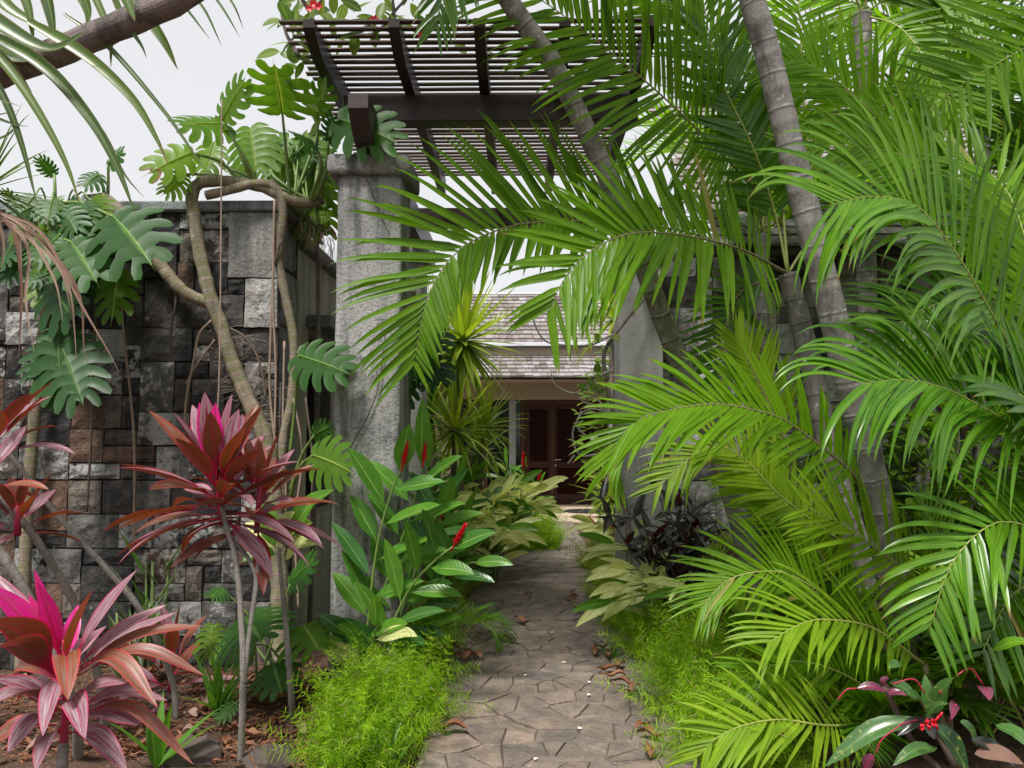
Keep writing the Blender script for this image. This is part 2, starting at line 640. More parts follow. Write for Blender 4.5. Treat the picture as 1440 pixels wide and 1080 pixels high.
seeds = []
cs = 0.165
for iy in range(int((PY1 - PY0) / cs)):
    for ix in range(9):
        x = PX0 + (ix + 0.5 + (0.5 if iy % 2 else 0) * 0.6 - 0.15) * 1.45 / 9 + R(-0.085, 0.085)
        y = PY0 + (iy + 0.5) * cs + R(-0.09, 0.09)
        if random.random() > 0.2:
            seeds.append(Vector((x, y)))
cells = []
for s in seeds:
    poly = [Vector((PX0 + 0.008, PY0)), Vector((PX1 - 0.008, PY0)), Vector((PX1 - 0.008, PY1)), Vector((PX0 + 0.008, PY1))]
    for o in seeds:
        if o is s or abs(o.y - s.y) > 0.8:
            continue
        n = (o - s)
        L = n.length
        n = n / L
        poly = clip(poly, (s + o) / 2 - n * R(0.001, 0.005), n)
        if len(poly) < 3:
            break
    if len(poly) >= 3:
        cells.append((s, poly))
cells.sort(key=lambda c: abs(c[0].y - 3.4))
far = MB()
for i, (s, poly) in enumerate(cells):
    mb = MB() if i < 298 else far
    cen = sum(poly, Vector((0, 0))) / len(poly)
    if i < 298:                                  # roughen near outlines a little
        q = []
        for a, b in zip(poly, poly[1:] + poly[:1]):
            q.append(a)
            if (b - a).length > 0.09:
                m_ = a.lerp(b, R(0.35, 0.65))
                q.append(m_.lerp(cen, R(0.0, 0.06)))
        poly = q
    h, tx, ty = R(0.007, 0.013), R(-0.03, 0.03), R(-0.03, 0.03)
    zz = lambda p: h + (p.x - cen.x) * tx + (p.y - cen.y) * ty
    b0 = len(mb.v)
    n = len(poly)
    for p in poly:
        mb.add(Vector((p.x, p.y, -0.006)), p.x, p.y, random.random())
    for p in poly:
        mb.add(Vector((p.x, p.y, zz(p) - 0.003)), p.x, p.y)
    for p in poly:
        t = p.lerp(cen, 0.045)
        mb.add(Vector((t.x, t.y, zz(t))), p.x, p.y)
    for j in range(n):
        l = (j + 1) % n
        mb.f.append((b0 + j, b0 + l, b0 + n + l, b0 + n + j))
        mb.f.append((b0 + n + j, b0 + n + l, b0 + 2 * n + l, b0 + 2 * n + j))
    mb.f.append(tuple(b0 + 2 * n + j for j in range(n)))
    if i < 298:
        mb.build('flagstone', M_flag, path, False)
far.build('far_flagstones', M_flag, path, False, 'stuff')
# cut kerb stones set along the left edge of the path near the camera

# ------------------------------------------------------------------ block walls
def block_wall(root, x0, x1, z0, z1, yf, cell, seed, reserve=(), M=None, mat=None, depth=0.07):
    rs = random.Random(seed)
    nx, nz = int(round((x1 - x0) / cell)), int(round((z1 - z0) / cell))
    cx, cz = (x1 - x0) / nx, (z1 - z0) / nz
    g = [[0] * nz for _ in range(nx)]
    rects = []
    for (a, b, w, h, sp) in reserve:
        for i in range(a, a + w):
            for j in range(b, b + h):
                g[i][j] = 1
        rects.append((a, b, w, h, sp))
    for j in range(nz):
        for i in range(nx):
            if g[i][j]:
                continue
            w, h = rs.choice([(2, 2), (2, 2), (3, 2), (2, 1), (2, 2), (3, 2), (1, 1), (2, 3), (1, 2), (3, 1)])
            w = min(w, nx - i)
            h = min(h, nz - j)
            while any(g[i + a][j] for a in range(w)):
                w -= 1
            while any(g[i + a][j + b] for a in range(w) for b in range(h)):
                h -= 1
            for a in range(w):
                for b in range(h):
                    g[i + a][j + b] = 1
            rects.append((i, j, w, h, None))
    for (i, j, w, h, sp) in rects:
        gp = rs.uniform(0.002, 0.006)
        xa, xb = x0 + i * cx + gp, x0 + (i + w) * cx - gp
        za, zb = z0 + j * cz + gp, z0 + (j + h) * cz - gp
        pr = rs.uniform(-0.004, 0.028) if sp is None else 0.03
        mb = MB()
        nu, nw = (4, 4)
        rows = []
        for b in range(nw + 1):
            row = []
            for a in range(nu + 1):
                ed = a in (0, nu) or b in (0, nw)
                x = lerp(xa, xb, a / nu) + (rs.uniform(-0.003, 0.003))
                z = lerp(za, zb, b / nw) + (rs.uniform(-0.003, 0.003))
                y = yf - pr + (0.012 if ed else rs.uniform(-0.009, 0.006) * (0.3 if sp else 1))
                row.append(Vector((x, y, z)))
            rows.append(row)
        b0 = len(mb.v)
        mb.grid(rows, [a / nu for a in range(nu + 1)], [b / nw for b in range(nw + 1)])
        ring = [b0 + a for a in range(nu + 1)] + [b0 + b * (nu + 1) + nu for b in range(1, nw + 1)] + \
               [b0 + nw * (nu + 1) + a for a in range(nu - 1, -1, -1)] + [b0 + b * (nu + 1) for b in range(nw - 1, 0, -1)]
        b1 = len(mb.v)
        for q in ring:
            p = mb.v[q].copy()
            p.y = yf + depth
            mb.add(p, *mb.uv[q])
        for q in range(len(ring)):
            l = (q + 1) % len(ring)
            mb.f.append((ring[l], ring[q], b1 + q, b1 + l))
        if M is not None:
            mb.v = [M @ p for p in mb.v]
        mb.build('block', sp or mat or M_block, root, False)


WL_Y, WL_X, WL_Z = 5.2, -1.66, 3.1
w_left = thing('stone_wall', (WL_X, WL_Y, 0), 'tall wall of dark lava blocks with peeling whitewash behind the pink cordylines', 'wall')
one_box('wall_core', M_core, w_left, (-4.72, WL_Y + 0.03, -0.1), (WL_X - 0.005, WL_Y + 0.45, WL_Z), 0.004)
# big pale slab at the top right corner, seen at (300-375, 285-365)
block_wall(w_left, -4.7, WL_X, 0.0, WL_Z, WL_Y, 0.116, 5,
           reserve=[(23, 23, 3, 4, M_slab)])
Mret = Matrix.Translation(Vector((WL_X, WL_Y + 0.005, 0))) @ Matrix.Rotation(rad(90), 4, 'Z')
block_wall(w_left, 0.03, 0.45, 0.0, WL_Z, 0.0, 0.2, 9, M=Mret, mat=M_slab)
one_box('coping', M_coping, w_left, (-4.76, WL_Y - 0.05, WL_Z + 0.003), (WL_X + 0.06, WL_Y + 0.5, WL_Z + 0.075), 0.012)

# plaster return wall going back from the stone wall
pl = thing('plaster_wall', (-1.75, 7, 0), 'beige plastered wall running back from the lava block wall behind the pillar', 'wall')
mb = MB()
bevel_box(mb, (-1.98, WL_Y + 0.47, -0.1), (-1.7, 6.1, 3.0), 0.006)
bevel_box(mb, (-1.98, 6.1, -0.1), (-1.7, 7.6, 0.9), 0.006)
bevel_box(mb, (-1.98, 6.1, 2.42), (-1.7, 7.6, 3.0), 0.006)
bevel_box(mb, (-1.98, 7.6, -0.1), (-1.7, 10.5, 3.0), 0.006)
mb.build('wall_panel', M_plaster, pl, False)
one_box('coping', M_coping, pl, (-2.05, WL_Y + 0.52, 3.003), (-1.62, 10.55, 3.09), 0.012)
wd = one_box('window', M_glass, pl, (-1.9, 6.12, 0.9), (-1.88, 7.58, 2.418), 0.002)
one_box('window_hood', M_coping, pl, (-1.698, 6.02, 2.42), (-1.5, 7.68, 2.52), 0.01)
one_box('frame', M_dark, wd, (-1.879, 6.8, 0.905), (-1.83, 6.87, 2.415), 0.003)
one_box('frame', M_dark, wd, (-1.879, 6.11, 0.905), (-1.83, 6.18, 2.415), 0.003)

# stone wall to the right, behind the palms
WR_Y = 7.75
w_right = thing('stone_wall', (3.2, WR_Y, 0), 'wall of squared grey and reddish blocks behind the palm stems', 'wall')
one_box('wall_core', M_core, w_right, (1.32, WR_Y + 0.03, -0.1), (8.0, WR_Y + 0.5, 3.55), 0.004)
M_block2 = m_stone('reddish_block', 0.4, 0.62, 1.6)
block_wall(w_right, 1.32, 5.6, 0.0, 3.5, WR_Y, 0.16, 21, mat=M_block2)

# ------------------------------------------------------------------ pillars
def pillar(x0, x1, y0, y1, h, label, mat, capped=True):
    t = thing('pillar', ((x0 + x1) / 2, (y0 + y1) / 2, 0), label, 'pillar', 'concrete pergola pillars')
    mb = MB()
    n = 26
    # a slightly irregular rendered shaft, rounded arrises
    rows, ws = [], []
    for i in range(n + 1):
        z = -0.08 + (h + 0.08) * i / n
        k_ = 1.0 + 0.05 * (1 - i / n)
        cxm, cym = (x0 + x1) / 2, (y0 + y1) / 2
        hx, hy = (x1 - x0) / 2 * k_, (y1 - y0) / 2 * k_
        row = []
        for (sx, sy) in ((-1, -1), (1, -1), (1, 1), (-1, 1)):
            c_ = 0.022
            a = Vector((cxm + sx * hx, cym + sy * (hy - c_), z))
            b = Vector((cxm + sx * (hx - c_), cym + sy * hy, z))
            a2 = Vector((cxm + sx * (hx - c_ * 0.3), cym + sy * (hy - c_ * 0.3), z))
            seq = [a, a2, b] if sx * sy > 0 else [b, a2, a]
            row += [p + Vector((R(-.003, .003), R(-.003, .003), 0)) for p in seq]
        rows.append(row)
        ws.append(z)
    mb.grid(rows, [j / 12 for j in range(12)], ws, 0.5, True)
    mb.f.append(tuple(len(mb.v) - 12 + j for j in range(12)))
    mb.build('shaft', mat, t, True)
    if capped:
        mb = MB()
        bevel_box(mb, (x0 - 0.06, y0 - 0.06, h + 0.002), (x1 + 0.06, y1 + 0.06, h + 0.13), 0.035, 3)
        mb.build('capital', mat, t, True)
    return t


PIL = pillar(-1.17, -0.76, 4.8, 5.2, 3.22, 'tall weathered concrete pillar with monstera leaf draped on its capital', M_conc)
pillar(-1.35, -0.93, 7.2, 7.6, 3.22, 'pale concrete pillar half hidden behind the weathered pillar', M_conc_far)
pillar(0.93, 1.34, 7.2, 7.6, 3.22, 'pale concrete pillar beside the dark croton and leaning palm stem', M_conc_far)

# ------------------------------------------------------------------ pergola
pg = thing('pergola', (0.2, 7.0, 3.35), 'dark brown slatted timber pergola resting on concrete pillars over the path', 'pergola')


def shaped_bar(name, x0, x1, zb, zt, ya, yb, nose=0.28):
    """Timber running along the path with a curved nose towards ya."""
    mb = MB()
    prof = [(ya, zt), (ya, zt - (zt - zb) * 0.35)]
    for i in range(1, 7):
        t = i / 6
        prof.append((ya + nose * t, lerp(zt - (zt - zb) * 0.35, zb, math.sin(t * math.pi / 2) ** 1.0)))
    prof += [(yb, zb), (yb, zt)]
    n = len(prof)
    for x in (x0, x1):
        for (y, z) in prof:
            mb.add(Vector((x, y, z)), y, z)
    mb.f.append(tuple(range(n)))
    mb.f.append(tuple(reversed(range(n, 2 * n))))
    for j in range(n):
        l = (j + 1) % n
        mb.f.append((l, j, n + j, n + l))
    return mb.build(name, M_dark, pg, False)


shaped_bar('beam', -1.03, -0.91, 3.352, 3.6, 4.45, 8.1)
shaped_bar('beam', 1.07, 1.19, 3.352, 3.6, 6.6, 8.1)
one_box('cross_beam', M_dark, pg, (-1.27, 5.33, 3.80), (0.84, 5.47, 4.0), 0.008)
one_box('cross_beam', M_dark, pg, (-1.27, 7.33, 3.603), (1.38, 7.47, 3.78), 0.008)
one_box('post', M_dark, pg, (-1.02, 5.335, 3.603), (-0.92, 5.465, 3.797), 0.006)
for i in range(5):
    x = -1.36 + i * 0.535
    shaped_bar('rafter', x, x + 0.07, 4.003, 4.16, 4.62, 7.62, 0.3)
for i in range(34):
    y = 4.66 + i * 0.086 + R(-.004, .004)
    one_box('slat', M_slat, pg, (-1.52 + R(-.03, .03), y, 4.163), (0.88 + R(-.03, .03), y + R(0.04, 0.05), 4.176), 0.002, Matrix.Translation(Vector((0, y, 4.163))) @ Matrix.Rotation(R(-.004, .004), 4, 'Z') @ Matrix.Rotation(R(-.05, .05), 4, 'X') @ Matrix.Translation(Vector((0, -y, -4.161))))

# ------------------------------------------------------------------ house at the end of the path
HY = 17.3
house = thing('house', (0.5, HY, 0), 'low house with shingled roofs and louvred red wooden doors at the path end', 'house')
mb = MB()
bevel_box(mb, (-9, HY, 0), (-1.5, HY + 0.25, 3.6), 0.01)
bevel_box(mb, (2.6, HY, 0), (9, HY + 0.25, 3.6), 0.01)
bevel_box(mb, (-1.5, HY, 2.4), (2.6, HY + 0.25, 3.6), 0.01)
mb.build('wall', M_cream, house, False)
one_box('porch_floor', M_porch, house, (-5, 15.0, -0.05), (5, HY + 0.2, 0.05), 0.01)
one_box('porch_step', M_porch, house, (-1.2, 14.3, -0.05), (2.2, 15.0, 0.01), 0.01)
one_box('ceiling', M_cream, house, (-6, 15.6, 2.78), (6, HY - 0.005, 2.81), 0.004)
one_box('interior_dark_sheet', M_black, house, (-1.5, HY + 0.6, 0), (2.6, HY + 0.62, 2.6), 0.002)  # black sheet standing in for the unlit room behind the doors


def door_leaf(x0, x1, ya, handle=None):
    d = MB()
    st = 0.1
    for (a, b) in ((x0, x0 + st), (x1 - st, x1)):
        bevel_box(d, (a, ya, 0.055), (b, ya + 0.05, 2.3), 0.004)
    for (a, b) in ((0.055, 0.28), (0.86, 1.0), (2.18, 2.3)):
        bevel_box(d, (x0 + st, ya + 0.002, a), (x1 - st, ya + 0.048, b), 0.004)
    o = d.build('door', M_door, house, False)
    for (za, zb) in ((0.28, 0.86), (1.0, 2.18)):
        nz = int((zb - za) / 0.055)
        for i in range(nz):
            z = za + 0.03 + i * (zb - za - 0.02) / nz
            M = Matrix.Translation(Vector(((x0 + x1) / 2, ya + 0.025, z))) @ Matrix.Rotation(rad(38), 4, 'X')
            one_box('louvre', M_door, o, (-(x1 - x0) / 2 + st, -0.028, -0.005), ((x1 - x0) / 2 - st, 0.028, 0.005), 0.002, M)
    if handle is not None:
        h = MB()
        h.tube([Vector((handle, ya, 1.05)), Vector((handle, ya - 0.06, 1.05)), Vector((handle + 0.13, ya - 0.065, 1.05))], 0.012, 8)
        h.tube([Vector((handle, ya, 1.05)), Vector((handle, ya - 0.012, 1.05))], 0.03, 12)
        h.tube([Vector((handle, ya, 0.92)), Vector((handle, ya - 0.015, 0.92))], 0.028, 12)
        h.build('handle', M_metal, o)
    return o


DX = 0.72
door_leaf(0.1, DX - 0.005, HY + 0.1)
door_leaf(DX + 0.005, DX + 1.05, HY + 0.1, DX + 0.06)
door_leaf(DX + 1.06, DX + 1.7, HY + 0.1)
for x in (0.0, DX + 1.71):
    one_box('door_frame', M_frame, house, (x, HY + 0.02, 0.052), (x + 0.095, HY + 0.2, 2.398), 0.004)
one_box('door_frame', M_frame, house, (0.096, HY + 0.02, 2.302), (DX + 1.708, HY + 0.2, 2.398), 0.004)
one_box('door_cover_strip', M_frame, house, (DX - 0.035, HY + 0.06, 0.055), (DX + 0.035, HY + 0.098, 2.3), 0.004)
wn_ = one_box('window', M_glass, house, (-0.75, HY + 0.1, 0.3), (-0.005, HY + 0.12, 2.395), 0.002)
one_box('window_frame', M_frame, wn_, (-0.84, HY + 0.03, 0.052), (-0.75, HY + 0.2, 2.398), 0.004)
one_box('window_frame', M_frame, wn_, (-0.748, HY + 0.03, 0.052), (-0.006, HY + 0.2, 0.298), 0.004)
mb = MB()
mb.grid([[Vector((-0.26 + 0.022 * i, HY + 0.085 + 0.012 * math.sin(i * 1.9), z)) for i in range(8)] for z in (0.32, 2.38)], [0] * 8, [0, 1])
mb.build('curtain', m_plain('pale_curtain', (0.35, 0.38, 0.43), 0.9, 0.1, 0.1, 6), wn_)
mb = MB()
mb.grid([[Vector((-1.5, HY + 0.4, z)), Vector((-0.8, HY + 0.4, z))] for z in (0, 2.4)], [0, 1], [0, 1])


def shingle_roof(root, x0, x1, y0, z0, y1, z1, rows, w, thick, name='roof', M=None, seed=3):
    rs = random.Random(seed)
    mb = MB()
    sl = math.hypot(y1 - y0, z1 - z0)
    ang = math.atan2(z1 - z0, y1 - y0)
    e = sl / rows
    T = Matrix.Translation(Vector((0, y0, z0))) @ Matrix.Rotation(ang, 4, 'X')
    if M is not None:
        T = M @ T
    for i in range(rows):
        x = x0 + rs.uniform(-w, 0)
        while x < x1:
            ww = w * rs.uniform(0.7, 1.35)
            lift = rs.uniform(0, thick * 0.3)
            b = len(mb.v)
            ra = rs.random()
            y_a, y_b = i * e - 0.02 + rs.uniform(-0.012, 0.012), (i + 1) * e + 0.05
            for (xx, yy, zz) in ((x + .004, y_a, thick + lift), (x + ww - .004, y_a, thick + lift), (x + ww - .004, y_b, 0.004), (x + .004, y_b, 0.004),
                                 (x + .004, y_a, 0.0), (x + ww - .004, y_a, 0.0), (x + ww - .004, y_b, -0.004), (x + .004, y_b, -0.004)):
                mb.add(T @ Vector((xx, yy, zz)), xx, yy, ra)
            for q in ((0, 1, 2, 3), (5, 4, 7, 6), (4, 5, 1, 0), (5, 6, 2, 1), (7, 4, 0, 3)):
                mb.f.append(tuple(b + j for j in q))
            x += ww
    return mb, T, sl


one_box('added_wall_strip', M_cream, house, (-8, 17.0, 3.36), (8, 17.2, 3.555), 0.006)  # wall strip added forward, clear of the roof overhang's shadow
rf = MB()
bevel_box(rf, (-8, 15.5, 2.72), (8, 15.56, 2.78), 0.004)
roofL = rf.build('porch_roof', M_dark, house, False)
mb, T, sl = shingle_roof(house, -7.5, 7.5, 15.42, 2.76, 17.2, 3.4, 6, 0.15, 0.035)
mb.build('shingles', M_shingle, roofL, False, 'stuff')
mb = MB()
mb.grid([[T @ Vector((x, y, -0.02)) for x in (-7.5, 7.5)] for y in (0, sl)], [0, 1], [0, 1])
mb.build('roof_deck', M_dark, roofL, False)
ru = MB()
bevel_box(ru, (-8, 16.85, 3.56), (8, 16.95, 3.64), 0.01)
roofU = ru.build('main_roof', M_gutter, house, False)
mb, T, sl = shingle_roof(house, -7.8, 7.8, 16.93, 3.62, 20.1, 5.32, 13, 0.15, 0.035, seed=4)
mb.build('shingles', M_shingle, roofU, False, 'stuff')
mb = MB()
mb.grid([[T @ Vector((x, y, -0.02)) for x in (-7.8, 7.8)] for y in (0, sl)], [0, 1], [0, 1])
mb.grid([[Vector((x, y, z)) for x in (-7.8, 7.8)] for (y, z) in ((20.12, 5.3), (23.3, 3.6))], [0, 1], [0, 1])
mb.build('roof_deck', M_dark, roofU, False)
one_box('ridge_cap', M_gutter, roofU, (-7.8, 20.02, 5.30), (7.8, 20.2, 5.36), 0.02)
mat_o = MB()
mat_o.tube([Vector((1.3, 15.7, 0.052)), Vector((1.3, 15.7, 0.07))], 0.42, 28)
tag(mat_o.build('door_mat', M_black, None, False, org=None), 'round dark mat lying on the porch before the red doors', 'mat')

# shingled building behind the right-hand wall
wing = thing('side_building', (5, 9, 0), 'shingled roof building rising behind the right stone wall and palms', 'building')
one_box('wall', M_cream, wing, (1.9, 8.3, 0), (9.5, 12, 3.35), 0.01)
rr = MB()
bevel_box(rr, (1.7, 7.42, 3.32), (10, 7.5, 3.42), 0.006)
ro = rr.build('roof', M_dark, wing, False)
mb, T, sl = shingle_roof(wing, 2.0, 9.5, 7.4, 3.42, 11.4, 6.6, 24, 0.15, 0.03, seed=8)
mb.build('shingles', M_shingle, ro, False, 'stuff')
mb = MB()
mb.grid([[T @ Vector((x, y, -0.02)) for x in (2.0, 9.5)] for y in (0, sl)], [0, 1], [0, 1])
mb.build('roof_deck', M_dark, ro, False)

# white outlet box at the foot of the front pillar and the thin wire on its shaft
bx = thing('outlet_box', P(486, 915, 4.7), 'small white electrical outlet box at the foot of the weathered pillar', 'electrical box')
a, b = P(467, 921, 4.72), P(505, 884, 4.72)
one_box('casing', M_white, bx, (a.x, 4.66, a.z), (b.x, 4.775, b.z), 0.012)
one_box('cover', M_white, bx, (a.x + .02, 4.645, a.z + .02), (b.x - .02, 4.659, b.z - .02), 0.004)
mb = MB()
mb.tube([Vector((b.x - 0.03, 4.72, b.z)) + Vector(q) for q in ((0, 0, 0), (0.03, 0.02, -0.3), (0.03, 0.03, -0.6))], 0.012, 8)
mb.build('conduit', M_white, bx)
mb = MB()
yw = 4.772
mb.tube(spline(PP((542, 470, yw), (533, 540, yw), (515, 590, yw), (500, 615, yw), (488, 640, yw - .01)), 24), 0.0035, 5)
mb.tube(spline(PP((505, 598, yw), (499, 603, yw - .01), (493, 600, yw - .02)), 4), 0.002, 5)
mb.tube(spline(PP((512, 240, yw), (530, 290, yw), (548, 330, yw)), 10), 0.003, 5)
tag(mb.build('dry_tendril', m_plain('dry_root', (0.06, 0.045, 0.035), 0.9), None), 'thin dark dry tendril clinging to the front face of the weathered pillar', 'tendril')


# ------------------------------------------------------------------ plants: blades, fronds, split leaves
GRAV = Vector((0, 0, -1))


def p_leaflet(s):
    return min(1.0, 0.35 + s * 6) * (1 - s ** 3.2) ** 0.9


def p_ellipse(s):
    return max(0.0, math.sin(math.pi * min(1, s ** 0.85))) ** 0.8


def p_lance(s):
    return max(0.0, math.sin(math.pi * s ** 0.6)) ** 0.9


def p_strap(s):
    return min(1.0, 0.5 + s * 3) * (1 - s ** 2.0) ** 0.8


def p_cordy(s):
    if s < 0.2:
        return 0.13
    t = (s - 0.2) / 0.8
    return 0.13 * (1 - t) + 0.95 * max(0, math.sin(math.pi * t ** 0.8)) ** 0.85


def p_petioled(s):
    if s < 0.12:
        return 0.06
    t = (s - 0.12) / 0.88
    return max(0.06 * (1 - t), max(0, math.sin(math.pi * t ** 0.82)) ** 0.8)


def blade(mb, base, d, face, L, W, prof=p_leaflet, droop=0.5, fold=0.25, nseg=8, rnd=None, power=1.5, twist=0.0, wave=0.0, cross=3):
    """One leaf blade; W is the full width; droop bends it down towards its tip."""
    rnd = random.random() if rnd is None else rnd
    d = Vector(d).normalized()
    N = ortho(face, d)
    p = Vector(base)
    rows, ws = [], []
    ph = R(0, 6)
    for i in range(nseg + 1):
        s = i / nseg
        S = d.cross(N)
        hw = 0.5 * W * prof(s)
        if i == nseg:
            hw = max(hw, 0.0004)
        up = N * (fold * hw)
        wv = N * (wave * W * math.sin(ph + s * 11)) if wave else Vector((0, 0, 0))
        if cross == 3:
            rows.append([p - S * hw + up + wv, p.copy(), p + S * hw + up - wv])
        else:
            rows.append([p - S * hw + up + wv, p - S * hw * 0.5 + up * 0.75, p.copy(), p + S * hw * 0.5 + up * 0.75, p + S * hw + up - wv])
        ws.append(s)
        p = p + d * (L / nseg)
        d = (d + GRAV * (droop * (s ** power) * 2.5 / nseg)).normalized()
        N = ortho(N, d)
        if twist:
            N = (Matrix.Rotation(twist / nseg, 3, d) @ N)
    mb.grid(rows, [0, 0.5, 1] if cross == 3 else [0, .25, .5, .75, 1], ws, rnd)
    return p


def leaf_to(mb, base, tip, face, W, prof, arch=0.15, fold=0.2, nseg=9, rnd=None, cross=3, wave=0.0):
    """A blade from base to tip, arched up in between."""
    rnd = random.random() if rnd is None else rnd
    base, tip = Vector(base), Vector(tip)
    L = (tip - base).length
    mid = base.lerp(tip, 0.5) + Vector((0, 0, 1)) * arch * L
    C = spline([base, mid, tip], nseg)
    rows, ws = [], []
    N = Vector(face)
    ph = R(0, 6)
    for i in range(nseg + 1):
        T = (C[min(i + 1, nseg)] - C[max(0, i - 1)]).normalized()
        Nn = ortho(N, T)
        S = T.cross(Nn)
        s = i / nseg
        hw = max(0.5 * W * prof(s), 0.0004)
        up = Nn * fold * hw
        wv = Nn * (wave * W * math.sin(ph + s * 9))
        if cross == 3:
            rows.append([C[i] - S * hw + up + wv, C[i].copy(), C[i] + S * hw + up - wv])
        else:
            rows.append([C[i] - S * hw + up + wv, C[i] - S * hw * .5 + up * .75, C[i].copy(), C[i] + S * hw * .5 + up * .75, C[i] + S * hw + up - wv])
        ws.append(s)
    mb.grid(rows, [0, 0.5, 1] if cross == 3 else [0, .25, .5, .75, 1], ws, rnd)


def split_leaf(mb, base, tip, face, width=0.9, droop=0.12, nl=6, rnd=None, cup=0.12, s0=0.3, gap=0.36):
    """Monstera blade: lobes parted by deep slits, held together along the midrib."""
    rnd = random.random() if rnd is None else rnd
    base, tip = Vector(base), Vector(tip)
    X = tip - base
    L = X.length
    X.normalize()
    N = ortho(face, X)
    S = X.cross(N)

    def at(x, y):
        r2 = abs(y) / 0.5
        return base + X * (x * L) + S * (y * L) - N * (cup * L * (r2 ** 2) * 0.55) + GRAV * (droop * L * (max(0, x) ** 2 + r2 ** 2 * 0.5))
    for sd in (-1, 1):
        rays = []
        for i in range(nl + 1):
            t = i / nl
            th = rad(lerp(160, 10, t ** 0.95))
            e = (0.38 + (0.62 if math.cos(th) > 0 else 0.52) * math.cos(th), sd * 0.5 * width * math.sin(th) * R(0.93, 1.06))
            rays.append(((0.0 + 0.88 * t ** 1.1, 0.0), e))
        for i in range(nl):
            (ra, ea), (rb, eb) = rays[i], rays[i + 1]
            rows, ws = [], []
            ns = 7
            ln = R(0.9, 1.06)
            g_ = gap * R(0.75, 1.2)
            for q in range(ns + 1):
                s = q / ns
                sm = max(0, (s - s0) / (1 - s0))
                g = g_ * min(1, sm * 4.0) ** 0.6
                if q == ns:
                    g = 0.72
                elif q == ns - 1:
                    g = max(g, 0.36)
                bow = 0.1 * math.sin(math.pi * min(1, s)) * (0.4 + i / nl)
                a = (lerp(ra[0], ea[0], s * ln) - bow, lerp(ra[1], ea[1], s * ln))
                b = (lerp(rb[0], eb[0], s * ln) - bow, lerp(rb[1], eb[1], s * ln))
                h = 0.5 * g
                pa = (lerp(a[0], b[0], h), lerp(a[1], b[1], h))
                pb = (lerp(b[0], a[0], h), lerp(b[1], a[1], h))
                pm = ((pa[0] + pb[0]) / 2, (pa[1] + pb[1]) / 2)
                row = [at(*pa), at(*pm) - N * 0.012 * L * (1 if 0 < q < ns else 0), at(*pb)]
                rows.append(row if sd > 0 else row[::-1])
                ws.append(0.5 + sd * 0.5 * s)
            b0 = len(mb.v)
            mb.grid(rows, [0, 0.5, 1], ws, rnd)
            for k_ in range(b0, len(mb.v)):          # u = across the whole leaf (midrib at 0.5), w = along
                u_ = mb.uv[k_]
                mb.uv[k_] = (u_[1], i / nl + (u_[0]) / nl)
    # midrib ridge
    mb_path = [at(x, 0) + N * 0.004 for x in (0, 0.2, 0.4, 0.6, 0.8, 0.97)]
    b0 = len(mb.v)
    mb.tube(mb_path, [0.008 * L + 0.0015] * 3 + [0.005 * L, 0.003 * L, 0.001], 5, rnd)
    for k_ in range(b0, len(mb.v)):
        mb.uv[k_] = (0.5, 0.5)


def frond(root, pts, n=34, L=0.6, W=0.046, face=(0, -1, 0.4), ang=(68, 34), vee=12, droop=0.5, mat=None, rmat=None, single=False,
          lo=0.1, tips=0.55, sides=(1.0, 1.0), rr=0.012, nseg=8, jit=1.0, name='frond', label=None, tone=(0, 1), power=1.6):
    n, W = int(n * 1.15), W * 0.87
    C = spline(pts, 48)
    mb = MB()
    mb.tube(C[::2], [lerp(rr, 0.0022, (i / 24) ** 0.8) for i in range(25)], 6, flat=0.8)
    fr = mb.build(name, rmat, root, True, label=label)
    many = MB()
    face = Vector(face).normalized()
    for sd, sf in ((1, sides[0]), (-1, sides[1])):
        if sf <= 0:
            continue
        off = R(0, 1)
        for i in range(n):
            if jit and random.random() < 0.035:
                continue
            t = min(0.995, lo + (1 - lo) * (i + off * 0.6 + R(-0.12, 0.12) * jit) / n)
            t = max(lo, t)
            k_ = t * 48
            i0 = min(47, int(k_))
            p = C[i0].lerp(C[i0 + 1], k_ - i0)
            T = (C[min(48, i0 + 2)] - C[max(0, i0 - 1)]).normalized()
            N = ortho(face, T)
            S = T.cross(N) * sd
            a = rad(lerp(ang[0], ang[1], t) + R(-7, 7) * jit)
            v = rad(vee + R(-7, 7) * jit)
            d = T * math.cos(a) + (S * math.cos(v) + N * math.sin(v)) * math.sin(a)
            q = (t - lo) / (1 - lo)
            Lf = L * sf * (0.62 + 0.38 * min(1, q / 0.3)) * (1 - tips * max(0, (q - 0.55) / 0.45) ** 1.5) * R(0.86, 1.08)
            m = MB() if single else many
            blade(m, p, d, N, Lf, W * R(0.88, 1.1) * (1 - 0.35 * max(0, (q - 0.7) / 0.3)), p_leaflet, droop * R(0.6, 1.5), 0.3, nseg,
                  rnd=lerp(tone[0], tone[1], random.random()), power=power, twist=R(-0.5, 0.5) * jit)
            if single:
                m.build('leaflet', mat, fr, True)
    if not single:
        many.build('leaflets', mat, fr, True, 'stuff')
    return fr


def arc_pts(base, az, el, length, sag, n=6):
    d = Vector((math.cos(az) * math.cos(el), math.sin(az) * math.cos(el), math.sin(el)))
    p = Vector(base)
    out = [p.copy()]
    for i in range(n):
        p = p + d * (length / n)
        out.append(p.copy())
        d = (d + GRAV * sag * (i + 1) / n / n * 2).normalized()
    return out


